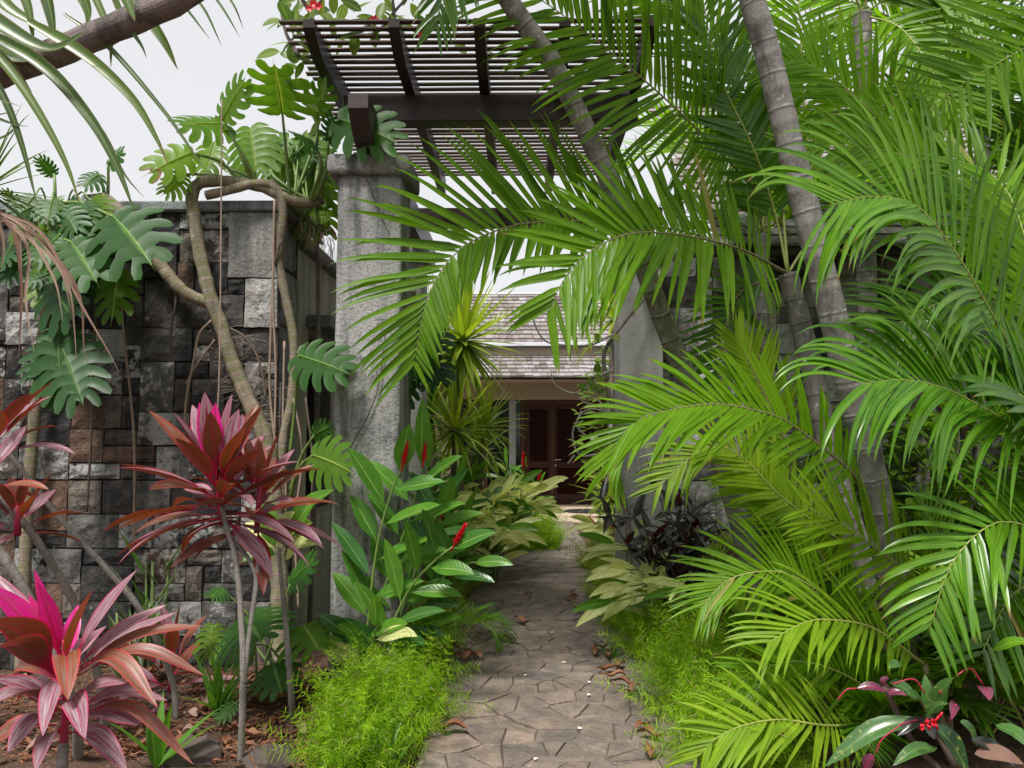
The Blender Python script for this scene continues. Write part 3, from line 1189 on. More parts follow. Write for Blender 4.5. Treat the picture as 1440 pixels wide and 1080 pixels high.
def stem_ringed(root, pts, r0, r1, mat, pitch=0.17, name='trunk', flare=1.5):
    C = spline(pts, 120)
    Ls = sum((C[i + 1] - C[i]).length for i in range(120))
    mb = MB()
    path, rad_ = [], []
    nr = max(2, int(Ls / pitch))
    for i in range(nr):
        for q, g in ((0.0, 1.03), (0.07, 1.0), (0.5, 0.985), (0.94, 1.0)):
            t = (i + q) / nr
            k_ = min(119.999, t * 120)
            i0 = int(k_)
            path.append(C[i0].lerp(C[i0 + 1], k_ - i0))
            rad_.append(lerp(r0, r1, t) * g * (1 + (flare - 1) * max(0, 1 - t * 9) ** 2))
    path.append(C[-1])
    rad_.append(r1)
    mb.tube(path, rad_, 14, wob=0.012)
    # v coordinate so that scars fall on the ridges
    s = pitch * nr / Ls
    mb.uv = [(u, w * s) for (u, w) in mb.uv]
    return mb.build(name, mat, root, True)


# ------------------------------------------------------------------ leaf materials
MID_Y = (0.3, 0.36, 0.06)
L_palm = leaf_mat('palm_green', (0.075, 0.185, 0.006), (0.165, 0.34, 0.008), mid=(0.2, 0.34, 0.02), midw=0.08, trans=0.52, rough=0.42, spec=0.28, tcol=(1.7, 1.75, 0.5), brown=0.4, dry=0.985)
L_palm_dark = leaf_mat('palm_deep_green', (0.035, 0.115, 0.008), (0.08, 0.195, 0.009), mid=(0.1, 0.19, 0.03), midw=0.08, trans=0.42, rough=0.3, tcol=(1.7, 1.75, 0.5), brown=0.3, dry=0.985)
L_palm_gloss = leaf_mat('palm_gloss_green', (0.065, 0.195, 0.01), (0.14, 0.32, 0.012), mid=(0.22, 0.33, 0.05), midw=0.08, trans=0.38, rough=0.3, spec=0.45, tcol=(1.6, 1.7, 0.5), brown=0.4)
L_palm_pale = leaf_mat('palm_yellow_green', (0.16, 0.31, 0.01), (0.29, 0.44, 0.02), mid=(0.3, 0.42, 0.06), midw=0.08, trans=0.5, rough=0.44, spec=0.28, tcol=(1.5, 1.5, 0.5))
M_rachis = m_plain('frond_rib', (0.23, 0.26, 0.06), 0.45, 0.4, 0.25, 12)
M_rachis_b = m_plain('frond_rib_brownish', (0.17, 0.15, 0.07), 0.5, 0.4, 0.3, 12)
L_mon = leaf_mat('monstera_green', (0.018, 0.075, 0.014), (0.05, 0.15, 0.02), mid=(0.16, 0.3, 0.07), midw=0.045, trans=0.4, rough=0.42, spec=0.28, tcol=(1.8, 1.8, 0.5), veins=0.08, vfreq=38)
L_mon_lit = leaf_mat('monstera_lit_green', (0.09, 0.21, 0.02), (0.17, 0.3, 0.025), mid=(0.28, 0.38, 0.08), midw=0.045, trans=0.52, rough=0.42, spec=0.28, tcol=(1.6, 1.6, 0.5), veins=0.08, vfreq=38, brown=0.2)  # brighter copy of the monstera green, backlight put into its colour
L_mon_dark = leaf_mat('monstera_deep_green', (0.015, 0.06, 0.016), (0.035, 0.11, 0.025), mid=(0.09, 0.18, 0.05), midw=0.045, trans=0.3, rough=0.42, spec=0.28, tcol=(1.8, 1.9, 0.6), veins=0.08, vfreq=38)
M_petiole = m_plain('green_petiole', (0.13, 0.2, 0.05), 0.45, 0.4, 0.3, 14)
L_cord = leaf_mat('cordyline_maroon', (0.19, 0.055, 0.095), (0.3, 0.14, 0.18), mid=(0.3, 0.03, 0.08), midw=0.05, edge=(0.5, 0.014, 0.1), edgew=0.94, back=(0.15, 0.06, 0.022), stalk=(0.32, 0.012, 0.06), trans=0.2, rough=0.42, spec=0.45, tcol=(1.8, 0.7, 0.7), streak=(0.32, 0.235, 0.26), streak_amt=0.55)
L_cord_pink = leaf_mat('cordyline_hot_pink', (0.75, 0.012, 0.27), (0.85, 0.03, 0.4), mid=(0.4, 0.015, 0.07), midw=0.05, back=(0.6, 0.02, 0.14), trans=0.4, rough=0.32, tcol=(1.3, 0.8, 1.0), stalk=(0.5, 0.015, 0.1), streak=(0.5, 0.06, 0.16), streak_amt=0.35)
L_cord_red = leaf_mat('cordyline_red_brown', (0.14, 0.05, 0.022), (0.28, 0.075, 0.032), mid=(0.36, 0.02, 0.04), midw=0.06, edge=(0.45, 0.025, 0.04), edgew=0.92, back=(0.17, 0.075, 0.022), stalk=(0.34, 0.012, 0.06), trans=0.26, rough=0.44, tcol=(1.7, 0.9, 0.5), streak=(0.2, 0.13, 0.1), streak_amt=0.4)
M_cord_stalk = m_plain('crimson_stalk', (0.32, 0.012, 0.05), 0.4, 0.5, 0.3, 14)
M_cord_stem = m_trunk('cordyline_stem', (0.22, 0.2, 0.175), (0.38, 0.35, 0.315), (0.4, 0.37, 0.34), 0.03)
L_gin = leaf_mat('ginger_green', (0.06, 0.19, 0.022), (0.12, 0.29, 0.03), mid=(0.25, 0.38, 0.1), midw=0.05, trans=0.42, rough=0.32, spec=0.5, tcol=(1.7, 1.7, 0.5), veins=0.1, vfreq=70)
L_gin_dark = leaf_mat('ginger_deep_green', (0.028, 0.11, 0.022), (0.06, 0.17, 0.03), mid=(0.16, 0.28, 0.09), midw=0.05, trans=0.34, rough=0.28, spec=0.6, tcol=(1.7, 1.7, 0.5), veins=0.1, vfreq=70)
L_var = leaf_mat('variegated_ginger', (0.36, 0.52, 0.07), (0.52, 0.6, 0.15), mid=(0.62, 0.66, 0.25), midw=0.05, trans=0.42, rough=0.4, tcol=(1.3, 1.3, 0.7), streak=(0.76, 0.77, 0.38), streak_amt=0.7, veins=0.2, vfreq=60)
L_var_str = leaf_mat('white_edged_strap', (0.035, 0.13, 0.04), (0.08, 0.2, 0.05), edge=(0.45, 0.48, 0.36), edgew=0.7, trans=0.34, rough=0.36, tcol=(1.5, 1.6, 0.7))
L_yuc = leaf_mat('yucca_green', (0.19, 0.31, 0.025), (0.34, 0.44, 0.045), mid=(0.36, 0.44, 0.08), midw=0.1, trans=0.36, rough=0.36, tcol=(1.5, 1.5, 0.5), brown=0.25)
L_drac = leaf_mat('strap_green', (0.03, 0.09, 0.016), (0.08, 0.17, 0.022), mid=(0.1, 0.19, 0.05), midw=0.12, trans=0.34, rough=0.34, tcol=(1.7, 1.7, 0.5), brown=0.35)
L_pand = leaf_mat('pandan_strap', (0.045, 0.1, 0.02), (0.11, 0.19, 0.03), mid=(0.16, 0.22, 0.07), midw=0.12, edge=(0.2, 0.17, 0.07), edgew=0.9, trans=0.36, rough=0.34, tcol=(1.6, 1.6, 0.5), brown=0.6)
L_dead = leaf_mat('dry_brown_strap', (0.2, 0.12, 0.09), (0.42, 0.31, 0.25), trans=0.2, rough=0.8, spec=0.1, tcol=(1.2, 1.0, 0.8))
L_litter = leaf_mat('fallen_leaf', (0.17, 0.065, 0.032), (0.3, 0.15, 0.085), mid=(0.28, 0.17, 0.11), midw=0.06, trans=0.12, rough=0.75, spec=0.2, tcol=(1.3, 1, 0.8), spots=(0.09, 0.04, 0.028))
L_petal = m_plain('white_petal', (0.7, 0.66, 0.58), 0.7, 0.2, 0.1, 40)
L_fern = leaf_mat('asparagus_fern', (0.14, 0.31, 0.008), (0.36, 0.58, 0.016), trans=0.45, rough=0.5, spec=0.3, tcol=(1.4, 1.4, 0.5), dry=0.93, dcol=(0.34, 0.27, 0.13))
L_fern_dull = leaf_mat('asparagus_fern_dull', (0.15, 0.25, 0.018), (0.32, 0.42, 0.03), trans=0.4, rough=0.55, spec=0.3, tcol=(1.4, 1.4, 0.5), dry=0.86, dcol=(0.3, 0.24, 0.14))  # duller fern green with more dry needles
L_black = leaf_mat('croton_dark', (0.012, 0.016, 0.014), (0.03, 0.04, 0.03), mid=(0.1, 0.018, 0.022), midw=0.07, back=(0.055, 0.014, 0.018), trans=0.16, rough=0.24, spec=0.7, tcol=(2.5, 0.9, 0.8))
L_inter = leaf_mat('croton_green', (0.03, 0.1, 0.03), (0.07, 0.17, 0.04), mid=(0.12, 0.2, 0.05), midw=0.07, back=(0.12, 0.025, 0.06), trans=0.25, rough=0.25, spec=0.7, spots=(0.26, 0.3, 0.07))
L_inter_p = leaf_mat('croton_purple', (0.13, 0.03, 0.065), (0.2, 0.06, 0.1), mid=(0.42, 0.02, 0.08), midw=0.07, trans=0.25, rough=0.3, spec=0.6, tcol=(1.6, 0.8, 0.9))
L_shrub = leaf_mat('shrub_green', (0.06, 0.14, 0.016), (0.15, 0.25, 0.025), trans=0.45, rough=0.4, tcol=(1.6, 1.6, 0.5))
L_vine = leaf_mat('vine_leaf', (0.08, 0.17, 0.018), (0.2, 0.3, 0.04), mid=(0.25, 0.33, 0.09), midw=0.06, trans=0.5, rough=0.38, tcol=(1.6, 1.6, 0.5))
M_redfl = m_plain('red_bract', (0.62, 0.008, 0.025), 0.4, 0.5, 0.3, 40)
M_redvein = m_plain('red_thread', (0.3, 0.012, 0.045), 0.4, 0.4, 0.2, 20)
M_trunk_a = m_trunk('palm_stem_greenish', (0.15, 0.145, 0.12), (0.27, 0.26, 0.225), (0.34, 0.33, 0.3), 0.17, (0.13, 0.16, 0.08))
M_trunk_b = m_trunk('palm_stem_grey', (0.15, 0.14, 0.13), (0.29, 0.275, 0.26), (0.37, 0.36, 0.34), 0.18)
M_trunk_c = m_trunk('palm_stem_dark', (0.1, 0.092, 0.085), (0.2, 0.185, 0.17), (0.24, 0.23, 0.21), 0.16)
M_bark = m_trunk('bark_grey', (0.15, 0.12, 0.115), (0.3, 0.25, 0.24), (0.24, 0.2, 0.19), 0.02)
M_aroid = m_trunk('monstera_stem', (0.17, 0.13, 0.1), (0.33, 0.28, 0.21), (0.4, 0.25, 0.18), 0.075, None, (0.17, 0.165, 0.085))
M_root = m_plain('aerial_root', (0.24, 0.18, 0.14), 0.85, 0.2, 0.35, 25)
M_root_d = m_plain('dark_root', (0.1, 0.075, 0.06), 0.85, 0.2, 0.35, 25)
M_wood_l = m_plain('pale_liana', (0.36, 0.33, 0.3), 0.85, 0.2, 0.3, 25)
M_rock = m_plain('garden_rock', (0.085, 0.068, 0.06), 0.92, 0.15, 0.6, 14, 0.0, 0.9)


# ------------------------------------------------------------------ palms on the right
PALM_G = 'clustered palms to the right of the path'


def ground_under(p):
    return Vector((p.x, p.y, bed(p.x, p.y)))


# tall palm with the greenish leaning stem
tA = PP((1085, 930, 5.45), (1050, 770, 5.3), (1003, 620, 5.15), (940, 470, 4.95), (893, 340, 4.75), (850, 240, 4.6), (783, 100, 4.4), (715, 0, 4.25), (640, -130, 4.1), (560, -290, 4.0))
tA[0].z = -0.05
pA = thing('palm_tree', ground_under(tA[0]), 'slender palm with leaning greenish grey ringed stem crossing the pergola', 'palm', PALM_G)
stem_ringed(pA, tA, 0.076, 0.052, M_trunk_a, 0.18, flare=1.3)
topA = tA[-1]
frond(pA, [topA] + PP((640, -230, 3.9), (648, -120, 3.85), (630, -40, 3.8), (612, 40, 3.8)), 26, 0.42, 0.04, (0.3, -1, 0.2), (50, 20), 10, 0.6, L_palm_dark, M_rachis, True)
for i in range(6):
    az = i * 2 * math.pi / 6 + 0.4
    frond(pA, arc_pts(topA, az, rad(R(35, 65)), 1.7, 2.6), 30, 0.55, 0.045, (0, 0, 1), mat=L_palm, rmat=M_rachis, nseg=5)

# stout palm with the pale ringed grey stem
tB = PP((1296, 1010, 4.35), (1272, 900, 4.3), (1240, 740, 4.2), (1208, 590, 4.1), (1165, 420, 4.0), (1135, 300, 3.95), (1105, 180, 3.9), (1078, 70, 3.85), (1058, 0, 3.8), (1020, -150, 3.8), (990, -330, 3.8))
tB[0].z = -0.05
pB = thing('palm_tree', ground_under(tB[0]), 'stout palm with pale grey ringed stem bulging at the foot', 'palm', PALM_G)
stem_ringed(pB, tB, 0.086, 0.056, M_trunk_b, 0.175, flare=1.25)
topB = tB[-1]
for i in range(6):
    az = i * 2 * math.pi / 6
    frond(pB, arc_pts(topB, az, rad(R(35, 65)), 1.8, 2.4), 30, 0.6, 0.046, (0, 0, 1), mat=L_palm, rmat=M_rachis, nseg=5)

# palm whose fronds sweep left over the path
tC = PP((1262, 985, 4.95), (1215, 800, 5.0), (1168, 640, 5.05), (1132, 480, 5.1), (1108, 385, 5.1))
tC[0].z = -0.05
pC = thing('palm_tree', ground_under(tC[0]), 'palm with two long bright green fronds arching left over the path', 'palm', PALM_G)
stem_ringed(pC, tC, 0.085, 0.066, M_trunk_c, 0.16)
CT = tC[-1]
frond(pC, [CT] + PP((1040, 350, 4.75), (960, 331, 4.5), (890, 328, 4.4), (835, 350, 4.35), (795, 390, 4.3), (768, 445, 4.3)), 42, 0.7, 0.052,
      (0.05, -1, 0.3), (86, 34), 12, 0.75, L_palm, M_rachis_b, True, lo=0.12, sides=(0.86, 1.05), rr=0.016, tone=(0.3, 1), power=2.8)
frond(pC, [CT] + PP((980, 330, 5.0), (860, 313, 4.8), (760, 312, 4.6), (705, 322, 4.5), (652, 346, 4.4), (618, 384, 4.35), (596, 436, 4.3), (582, 515, 4.3)), 56, 0.62, 0.048,
      (0.1, -1, 0.12), (80, 38), 8, 0.85, L_palm, M_rachis_b, True, lo=0.2, sides=(1.22, 0.66), rr=0.016, tone=(0.0, 0.7), power=2.8)
frond(pC, PP((1098, 392, 5.3), (1050, 405, 5.45), (1026, 440, 5.5), (1014, 520, 5.5), (1010, 600, 5.5)), 30, 0.42, 0.034, (0, -1, 0.2), (75, 40), 5, 0.3, L_palm_dark, M_rachis_b)
frond(pC, [CT] + PP((1150, 310, 5.4), (1143, 250, 5.45), (1133, 167, 5.5), (1126, 60, 5.5), (1122, -100, 5.5)), 44, 0.62, 0.042, (0.1, -1, 0.1), (82, 55), 6, 0.2, L_palm, M_rachis, lo=0.15, tone=(0.1, 0.8))
frond(pC, [CT] + PP((1090, 300, 5.2), (1060, 210, 5.1), (1010, 100, 5.1), (985, -20, 5.1)), 36, 0.55, 0.042, (0.2, -1, 0.1), (70, 40), 6, 0.3, L_palm_dark, M_rachis, lo=0.2)

frond(pC, [CT] + PP((1095, 250, 5.3), (1060, 150, 5.2), (1000, 60, 5.1), (930, 0, 5.0), (850, -30, 4.9)), 44, 0.6, 0.042, (0.1, -1, 0.1), (74, 40), 6, 0.35, L_palm, M_rachis, lo=0.25, tone=(0.1, 0.9), power=2.4)
# palm behind, its frond crossing the pergola beam
tD = PP((1240, 900, 6.35), (1224, 600, 6.3), (1217, 320, 6.25), (1214, 120, 6.2), (1212, 20, 6.2))
tD[0].z = -0.05
pD = thing('palm_tree', ground_under(tD[0]), 'slim dark stemmed palm behind, one frond crossing the pergola beam', 'palm', PALM_G)
stem_ringed(pD, tD, 0.085, 0.075, M_trunk_c, 0.16)
DT = tD[-1]
frond(pD, PP((1110, 330, 5.9), (1060, 265, 5.7), (1005, 207, 5.2), (940, 143, 4.75), (850, 66, 4.45), (757, -3, 4.3), (660, -60, 4.2)), 54, 0.74, 0.043, (-0.15, -1, 0.05), (72, 40), 6, 0.4, L_palm,
      M_rachis, True, lo=0.16, rr=0.014, tone=(0.0, 0.8))
frond(pD, PP((1330, 330, 5.6), (1293, 253, 5.3), (1247, 183, 5.1), (1193, 127, 5.0), (1140, 92, 5.0), (1080, 85, 5.0)), 40, 0.6, 0.045, (0, -1, 0.1), (62, 34), 8, 0.35, L_palm, M_rachis, True, tone=(0.2, 1))
for (px, py) in ((1130, -120), (1300, -140), (1260, -60), (1380, 20), (1350, 170)):
    q = P(px, py, R(5.6, 6.6))
    frond(pD, [DT, DT.lerp(q, 0.5) + Vector((0, 0, 0.25)), q], 36, 0.62, 0.044, (0, -1, 0.2), (68, 38), 10, 0.35, L_palm, M_rachis, lo=0.15)

# palm at the right edge with glossy fronds
tE = PP((1520, 1010, 4.2), (1515, 850, 4.2), (1508, 700, 4.15))
tE[0].z = -0.05
pE = thing('palm_tree', ground_under(tE[0]), 'palm with shiny drooping fronds reaching in front of the ringed stems', 'palm', PALM_G)
stem_ringed(pE, tE, 0.09, 0.07, M_trunk_c, 0.15)
ET = tE[-1]
frond(pE, [ET] + PP((1432, 515, 3.8), (1382, 420, 3.6), (1342, 353, 3.5), (1297, 296, 3.42), (1262, 279, 3.38), (1215, 277, 3.35), (1165, 290, 3.3)), 48, 0.66, 0.04,
      (0.25, -1, 0.3), (80, 34), 10, 1.35, L_palm_gloss, M_rachis, True, lo=0.24, tips=0.2, rr=0.014, power=1.2, nseg=11, sides=(1.0, 1.0))
frond(pE, [ET] + PP((1440, 613, 3.55), (1367, 565, 3.45), (1313, 541, 3.35), (1262, 534, 3.3), (1215, 540, 3.25)), 50, 0.62, 0.04,
      (0.1, -1, 0.5), (76, 30), 12, 1.35, L_palm_gloss, M_rachis, True, lo=0.2, tips=0.25, rr=0.014, power=1.2, nseg=11, tone=(0, 0.5))
frond(pE, [ET] + PP((1520, 640, 3.6), (1440, 560, 3.45), (1390, 530, 3.5), (1310, 500, 3.6)), 40, 0.5, 0.045, (0, -0.8, 0.7), (66, 36), 12, 0.4, L_palm_dark, M_rachis, lo=0.2)
frond(pE, [ET] + PP((1590, 200, 4.9), (1530, 20, 4.7), (1440, 68, 4.6), (1360, 114, 4.5), (1300, 158, 4.5)), 44, 0.72, 0.052, (0, -1, 0.1), (78, 50), 6, 0.12, L_palm, M_rachis, lo=0.4, tone=(0, 0.6))
frond(pE, [ET] + PP((1470, 740, 3.5), (1400, 735, 3.35), (1340, 790, 3.3), (1305, 890, 3.3)), 34, 0.46, 0.042, (-0.2, -0.9, 0.5), (66, 36), 10, 0.9, L_palm_gloss, M_rachis)
frond(pE, [ET] + PP((1490, 560, 4.0), (1440, 330, 4.1), (1400, 250, 4.3), (1330, 220, 4.4)), 40, 0.6, 0.046, (0, -1, 0.3), (66, 36), 10, 0.5, L_palm, M_rachis)
frond(pE, [ET] + PP((1470, 800, 3.9), (1420, 840, 3.6), (1380, 920, 3.5)), 30, 0.5, 0.04, (-0.1, -0.9, 0.4), (66, 36), 10, 0.5, L_palm_dark, M_rachis)

frond(pE, [ET] + PP((1480, 420, 4.6), (1400, 300, 4.6), (1310, 235, 4.5), (1210, 205, 4.5), (1120, 215, 4.5)), 46, 0.62, 0.042, (0, -1, 0.2), (70, 34), 8, 0.6, L_palm, M_rachis, lo=0.3, tone=(0.2, 1), power=2.2)
frond(pE, [ET] + PP((1500, 560, 4.5), (1440, 450, 4.6), (1360, 420, 4.6), (1270, 450, 4.6), (1220, 520, 4.6)), 44, 0.55, 0.038, (0, -1, 0.3), (70, 34), 8, 0.7, L_palm_dark, M_rachis, lo=0.3)
# young clump in front of the stems
bF = G(1300, 1000)
pF = thing('palm_clump', ground_under(bF), 'young many stemmed palm clump with light green fronds at the stem feet', 'palm', PALM_G)
for (a, b) in (((1306, 1000, 4.2), (1236, 722, 4.2)), ((1330, 1005, 3.95), (1318, 862, 3.92)), ((1270, 1000, 4.25), (1242, 902, 4.12)), ((1345, 1010, 3.8), (1300, 935, 3.72))):
    q = PP(a, b)
    q[0].z = -0.03
    m = MB()
    m.tube(spline([q[0], q[0].lerp(q[1], 0.5) + Vector((R(-.03, .03), 0, 0)), q[1]], 10), [lerp(0.028, 0.014, i / 10) for i in range(11)], 8)
    m.build('cane', M_rachis_b, pF)
frond(pF, PP((1236, 722, 4.2), (1200, 667, 4.1), (1113, 597, 4.0), (1073, 580, 3.95), (1007, 568, 3.9), (940, 577, 3.85), (895, 592, 3.8), (868, 622, 3.8), (855, 665, 3.8)), 44, 0.52, 0.036,
      (0.0, -0.9, 0.55), (66, 26), 14, 0.62, L_palm, M_rachis_b, True, lo=0.14, sides=(0.85, 1.05), rr=0.012, tone=(0.5, 1))
frond(pF, PP((1120, 660, 4.6), (1085, 577, 4.55), (1056, 516, 4.55), (1034, 470, 4.55)), 24, 0.36, 0.034, (0, -1, 0.15), (62, 30), 8, 0.15, L_palm_pale, M_rachis_b, tone=(0, 0.7))
frond(pF, PP((1318, 862, 3.92), (1293, 820, 3.85), (1249, 784, 3.75), (1213, 757, 3.7), (1187, 738, 3.7), (1130, 712, 3.65)), 24, 0.42, 0.027, (0.1, -1, 0.3), (60, 28), 10, 0.35, L_palm_pale, M_rachis, True, tone=(0, 0.8))
frond(pF, PP((1242, 902, 4.12), (1204, 872, 4.05), (1164, 840, 4.0), (1120, 813, 4.0), (1080, 803, 3.95), (1025, 815, 3.95), (985, 855, 3.9)), 40, 0.42, 0.024, (0, -0.8, 0.6), (62, 28), 14, 0.6, L_palm, M_rachis, True, tone=(0.4, 1))
frond(pF, PP((1300, 935, 3.72), (1231, 885, 3.65), (1173, 872, 3.6), (1129, 876, 3.55), (1078, 905, 3.5)), 22, 0.44, 0.029, (0, -0.6, 0.8), (66, 28), 14, 0.8, L_palm_pale, M_rachis, True, tone=(0, 0.6))
frond(pF, PP((1180, 830, 4.7), (1130, 740, 4.6), (1085, 690, 4.6), (1030, 660, 4.6)), 34, 0.42, 0.028, (0, -1, 0.2), (72, 34), 6, 0.25, L_palm_pale, M_rachis, tone=(0, 0.6))
frond(pF, PP((1230, 1020, 3.8), (1160, 1020, 3.5), (1090, 1012, 3.45), (1020, 1030, 3.4), (975, 1070, 3.4)), 30, 0.34, 0.026, (0, -0.8, 0.6), (62, 28), 10, 0.6, L_palm_pale, M_rachis)
frond(pF, PP((1270, 1010, 3.9), (1190, 950, 3.75), (1110, 930, 3.7), (1040, 960, 3.65)), 30, 0.36, 0.028, (0, -0.9, 0.5), (62, 28), 10, 0.5, L_palm, M_rachis)
frond(pF, PP((1180, 760, 4.5), (1100, 700, 4.4), (1040, 640, 4.4), (990, 630, 4.35), (920, 690, 4.3)), 34, 0.38, 0.028, (0, -0.9, 0.5), (62, 28), 10, 0.5, L_palm_pale, M_rachis)

# low seedling palms that fill the bed under the stems
for i, (px, py, h, n_, lab) in enumerate(((1400, 1010, 0.95, 9, 'low palm seedling under the glossy fronds at the bed corner'), (1150, 1000, 0.62, 8, 'low palm seedling with fine leaflets left of the stout palm foot'),
                                         (1350, 930, 1.05, 9, 'dense palm seedling behind the speckled croton'), (1070, 960, 0.5, 7, 'small palm seedling beside the fern edging'),
                                         (1180, 900, 0.9, 9, 'palm seedling growing between the ringed palm feet'), (1430, 900, 1.3, 10, 'tall palm seedling by the stone wall'),
                                         (1020, 890, 0.6, 7, 'small palm seedling under the dark croton bush'), (1300, 860, 1.5, 10, 'tall leafy palm sucker behind the stout palm'),
                                         (1450, 860, 1.9, 10, 'tall leafy palm sucker before the stone wall'), (1385, 1040, 0.75, 9, 'low palm seedling around the speckled croton'), (1262, 1030, 0.7, 9, 'low palm seedling before the stout palm foot'), (1460, 1060, 0.7, 9, 'low palm seedling right of the speckled croton'), (1215, 1062, 0.5, 8, 'low palm seedling left of the speckled croton'), (1440, 960, 1.0, 9, 'bushy palm seedling under the shiny fronds'), (1130, 860, 1.3, 9, 'leafy palm sucker behind the leaning stem foot'))):
    b = G(px, py)
    b.z = bed(b.x, b.y)
    t = thing('palm_seedling', b, lab, 'palm', 'palm seedlings under the stems')
    for j in range(n_):
        az = j * 2.4 + R(-.3, .3)
        el = rad(R(50, 84))
        frond(t, arc_pts(b + Vector((R(-.03, .03), R(-.03, .03), 0)), az, el, h * R(0.8, 1.15), R(1.2, 2.4)), 20, 0.34 * min(1.2, 0.6 + h * 0.4), 0.028, (-math.cos(az) * .6, -math.sin(az) * .6, 1), (62, 30), 12, 0.5,
              random.choice([L_palm, L_palm, L_palm_dark, L_palm_pale]), M_rachis, lo=0.32, nseg=5, rr=0.007)

# background palms, their crowns closing the view on the right
for i, (px, py, d, hpx, lab) in enumerate(((1380, 760, 7.0, 150, 'background palm standing against the stone wall'), (1060, 800, 7.2, 330, 'background palm right of the far pillar'),
                                          (1480, 800, 6.2, 330, 'background palm crown beside the shingled roof corner'), (1300, 780, 6.9, 60, 'background palm rising over the shingled roof'))):
    b = P(px, py, d)
    b.z = 0
    top = P(px + R(-20, 20), hpx, d)
    t = thing('palm_tree', b, lab, 'palm', PALM_G)
    stem_ringed(t, [b - Vector((0, 0, 0.05)), b.lerp(top, 0.5) + Vector((R(-.1, .1), 0, 0)), top], 0.085, 0.065, M_trunk_c, 0.15)
    for j in range(11):
        az = j * 2.4
        frond(t, arc_pts(top, az, rad(R(20, 78)), R(1.5, 2.0), R(1.6, 2.8)), 30, 0.58, 0.044, (-math.cos(az), -math.sin(az), 1), (66, 34), 12, 0.5, random.choice([L_palm, L_palm_dark, L_palm]), M_rachis, nseg=5)


# ------------------------------------------------------------------ monstera on the left wall and pillar
MON_G = 'climbing monsteras on the left wall'
TOC = (0.1, -1, 0.35)                               # a blade facing the path


def mon_leaf(root, base, tip, w=0.9, face=TOC, mat=None, pet=None, nl=6, droop=0.08, gap=0.3, s0=0.34, pr=0.011):
    mb = MB()
    split_leaf(mb, base, tip, face, max(0.85, w * R(0.92, 1.08)), droop * R(.5, 2), random.choice([5, 6, 6, 7]), None, R(0.03, 0.2), s0 * R(.7, 1.25), gap * R(.75, 1.3))
    lf = mb.build('leaf', mat or L_mon, root)
    if pet:
        m = MB()
        C = spline([Vector(p) for p in pet] + [Vector(base)], 14)
        m.tube(C, [lerp(pr * 1.25, pr * 0.75, i / 14) for i in range(15)], 7)
        m.build('petiole', M_petiole, lf)
    return lf


def vine(root, pts, r0, r1, mat, n=60, name='stem', sides=10):
    mb = MB()
    C = spline(pts, n)
    mb.tube(C, [lerp(r0, r1, i / n) * (1 + 0.07 * math.sin(i * 1.9)) for i in range(n + 1)], sides, wob=0.03)
    return mb.build(name, mat, root)


yv = 5.06
mA = thing('monstera', G(392, 955), 'old monstera with thick ringed stem climbing the block wall and looping over its top', 'monstera', MON_G)
vine(mA, PP((398, 960, 4.95), (392, 800, yv), (385, 690, yv), (374, 620, yv), (348, 560, yv), (325, 505, yv), (310, 455, yv), (298, 425, yv), (289, 390, yv), (280, 350, yv), (272, 300, yv), (270, 275, yv), (278, 259, yv), (300, 254, yv), (335, 257, 5.1), (370, 263, 5.1), (400, 278, 5.1), (430, 286, 5.15), (452, 280, 5.2)), 0.062, 0.036, M_aroid, 90)
vine(mA, PP((120, 285, 5.0), (150, 283, 5.02), (180, 315, 5.03), (212, 352, yv), (235, 385, yv), (262, 413, yv), (300, 428, yv)), 0.05, 0.04, M_aroid, 40)
vine(mA, PP((290, 275, yv), (320, 268, yv), (360, 258, 5.08), (388, 264, 5.08), (398, 300, 5.1), (392, 360, 5.12), (402, 420, 5.12), (413, 480, 5.12), (410, 560, 5.12), (398, 620, 5.1), (395, 720, 5.08), (398, 860, 5.05)), 0.032, 0.028, M_aroid, 60)
vine(mA, PP((385, 270, 5.1), (410, 290, 5.3), (440, 312, 5.5), (470, 330, 5.8)), 0.025, 0.02, M_bark, 20)
roots = [((232, 365), (246, 400), (247, 425), (240, 470), (243, 500)), ((312, 140), (311, 300), (309, 500), (305, 600)), ((166, 350), (174, 470), (184, 560), (189, 640), (188, 770)),
         ((136, 395), (132, 500), (128, 620), (122, 720)), ((298, 450), (280, 470), (272, 510), (262, 560), (260, 600)), ((302, 478), (275, 515), (262, 540)), ((315, 458), (345, 475), (365, 510), (374, 560)),
         ((386, 280), (384, 420), (388, 520), (386, 640), (392, 760)), ((388, 300), (381, 460), (380, 560), (395, 700), (392, 840)), ((394, 340), (386, 370), (382, 380)), ((400, 480), (398, 600), (402, 700), (396, 830)),
         ((413, 560), (425, 640), (415, 740), (420, 860)), ((430, 560), (440, 660), (432, 760))]
for i, rt in enumerate(roots):
    m = MB()
    d_ = 5.09 if i != 1 else 3.9
    C = spline([P(x, y, d_ + R(-0.03, 0.01)) for (x, y) in rt], 26)
    m.tube(C, 0.0085 if i not in (1,) else 0.004, 6, wob=0.12)
    m.build('aerial_root', M_root if i % 3 else M_root_d, mA)
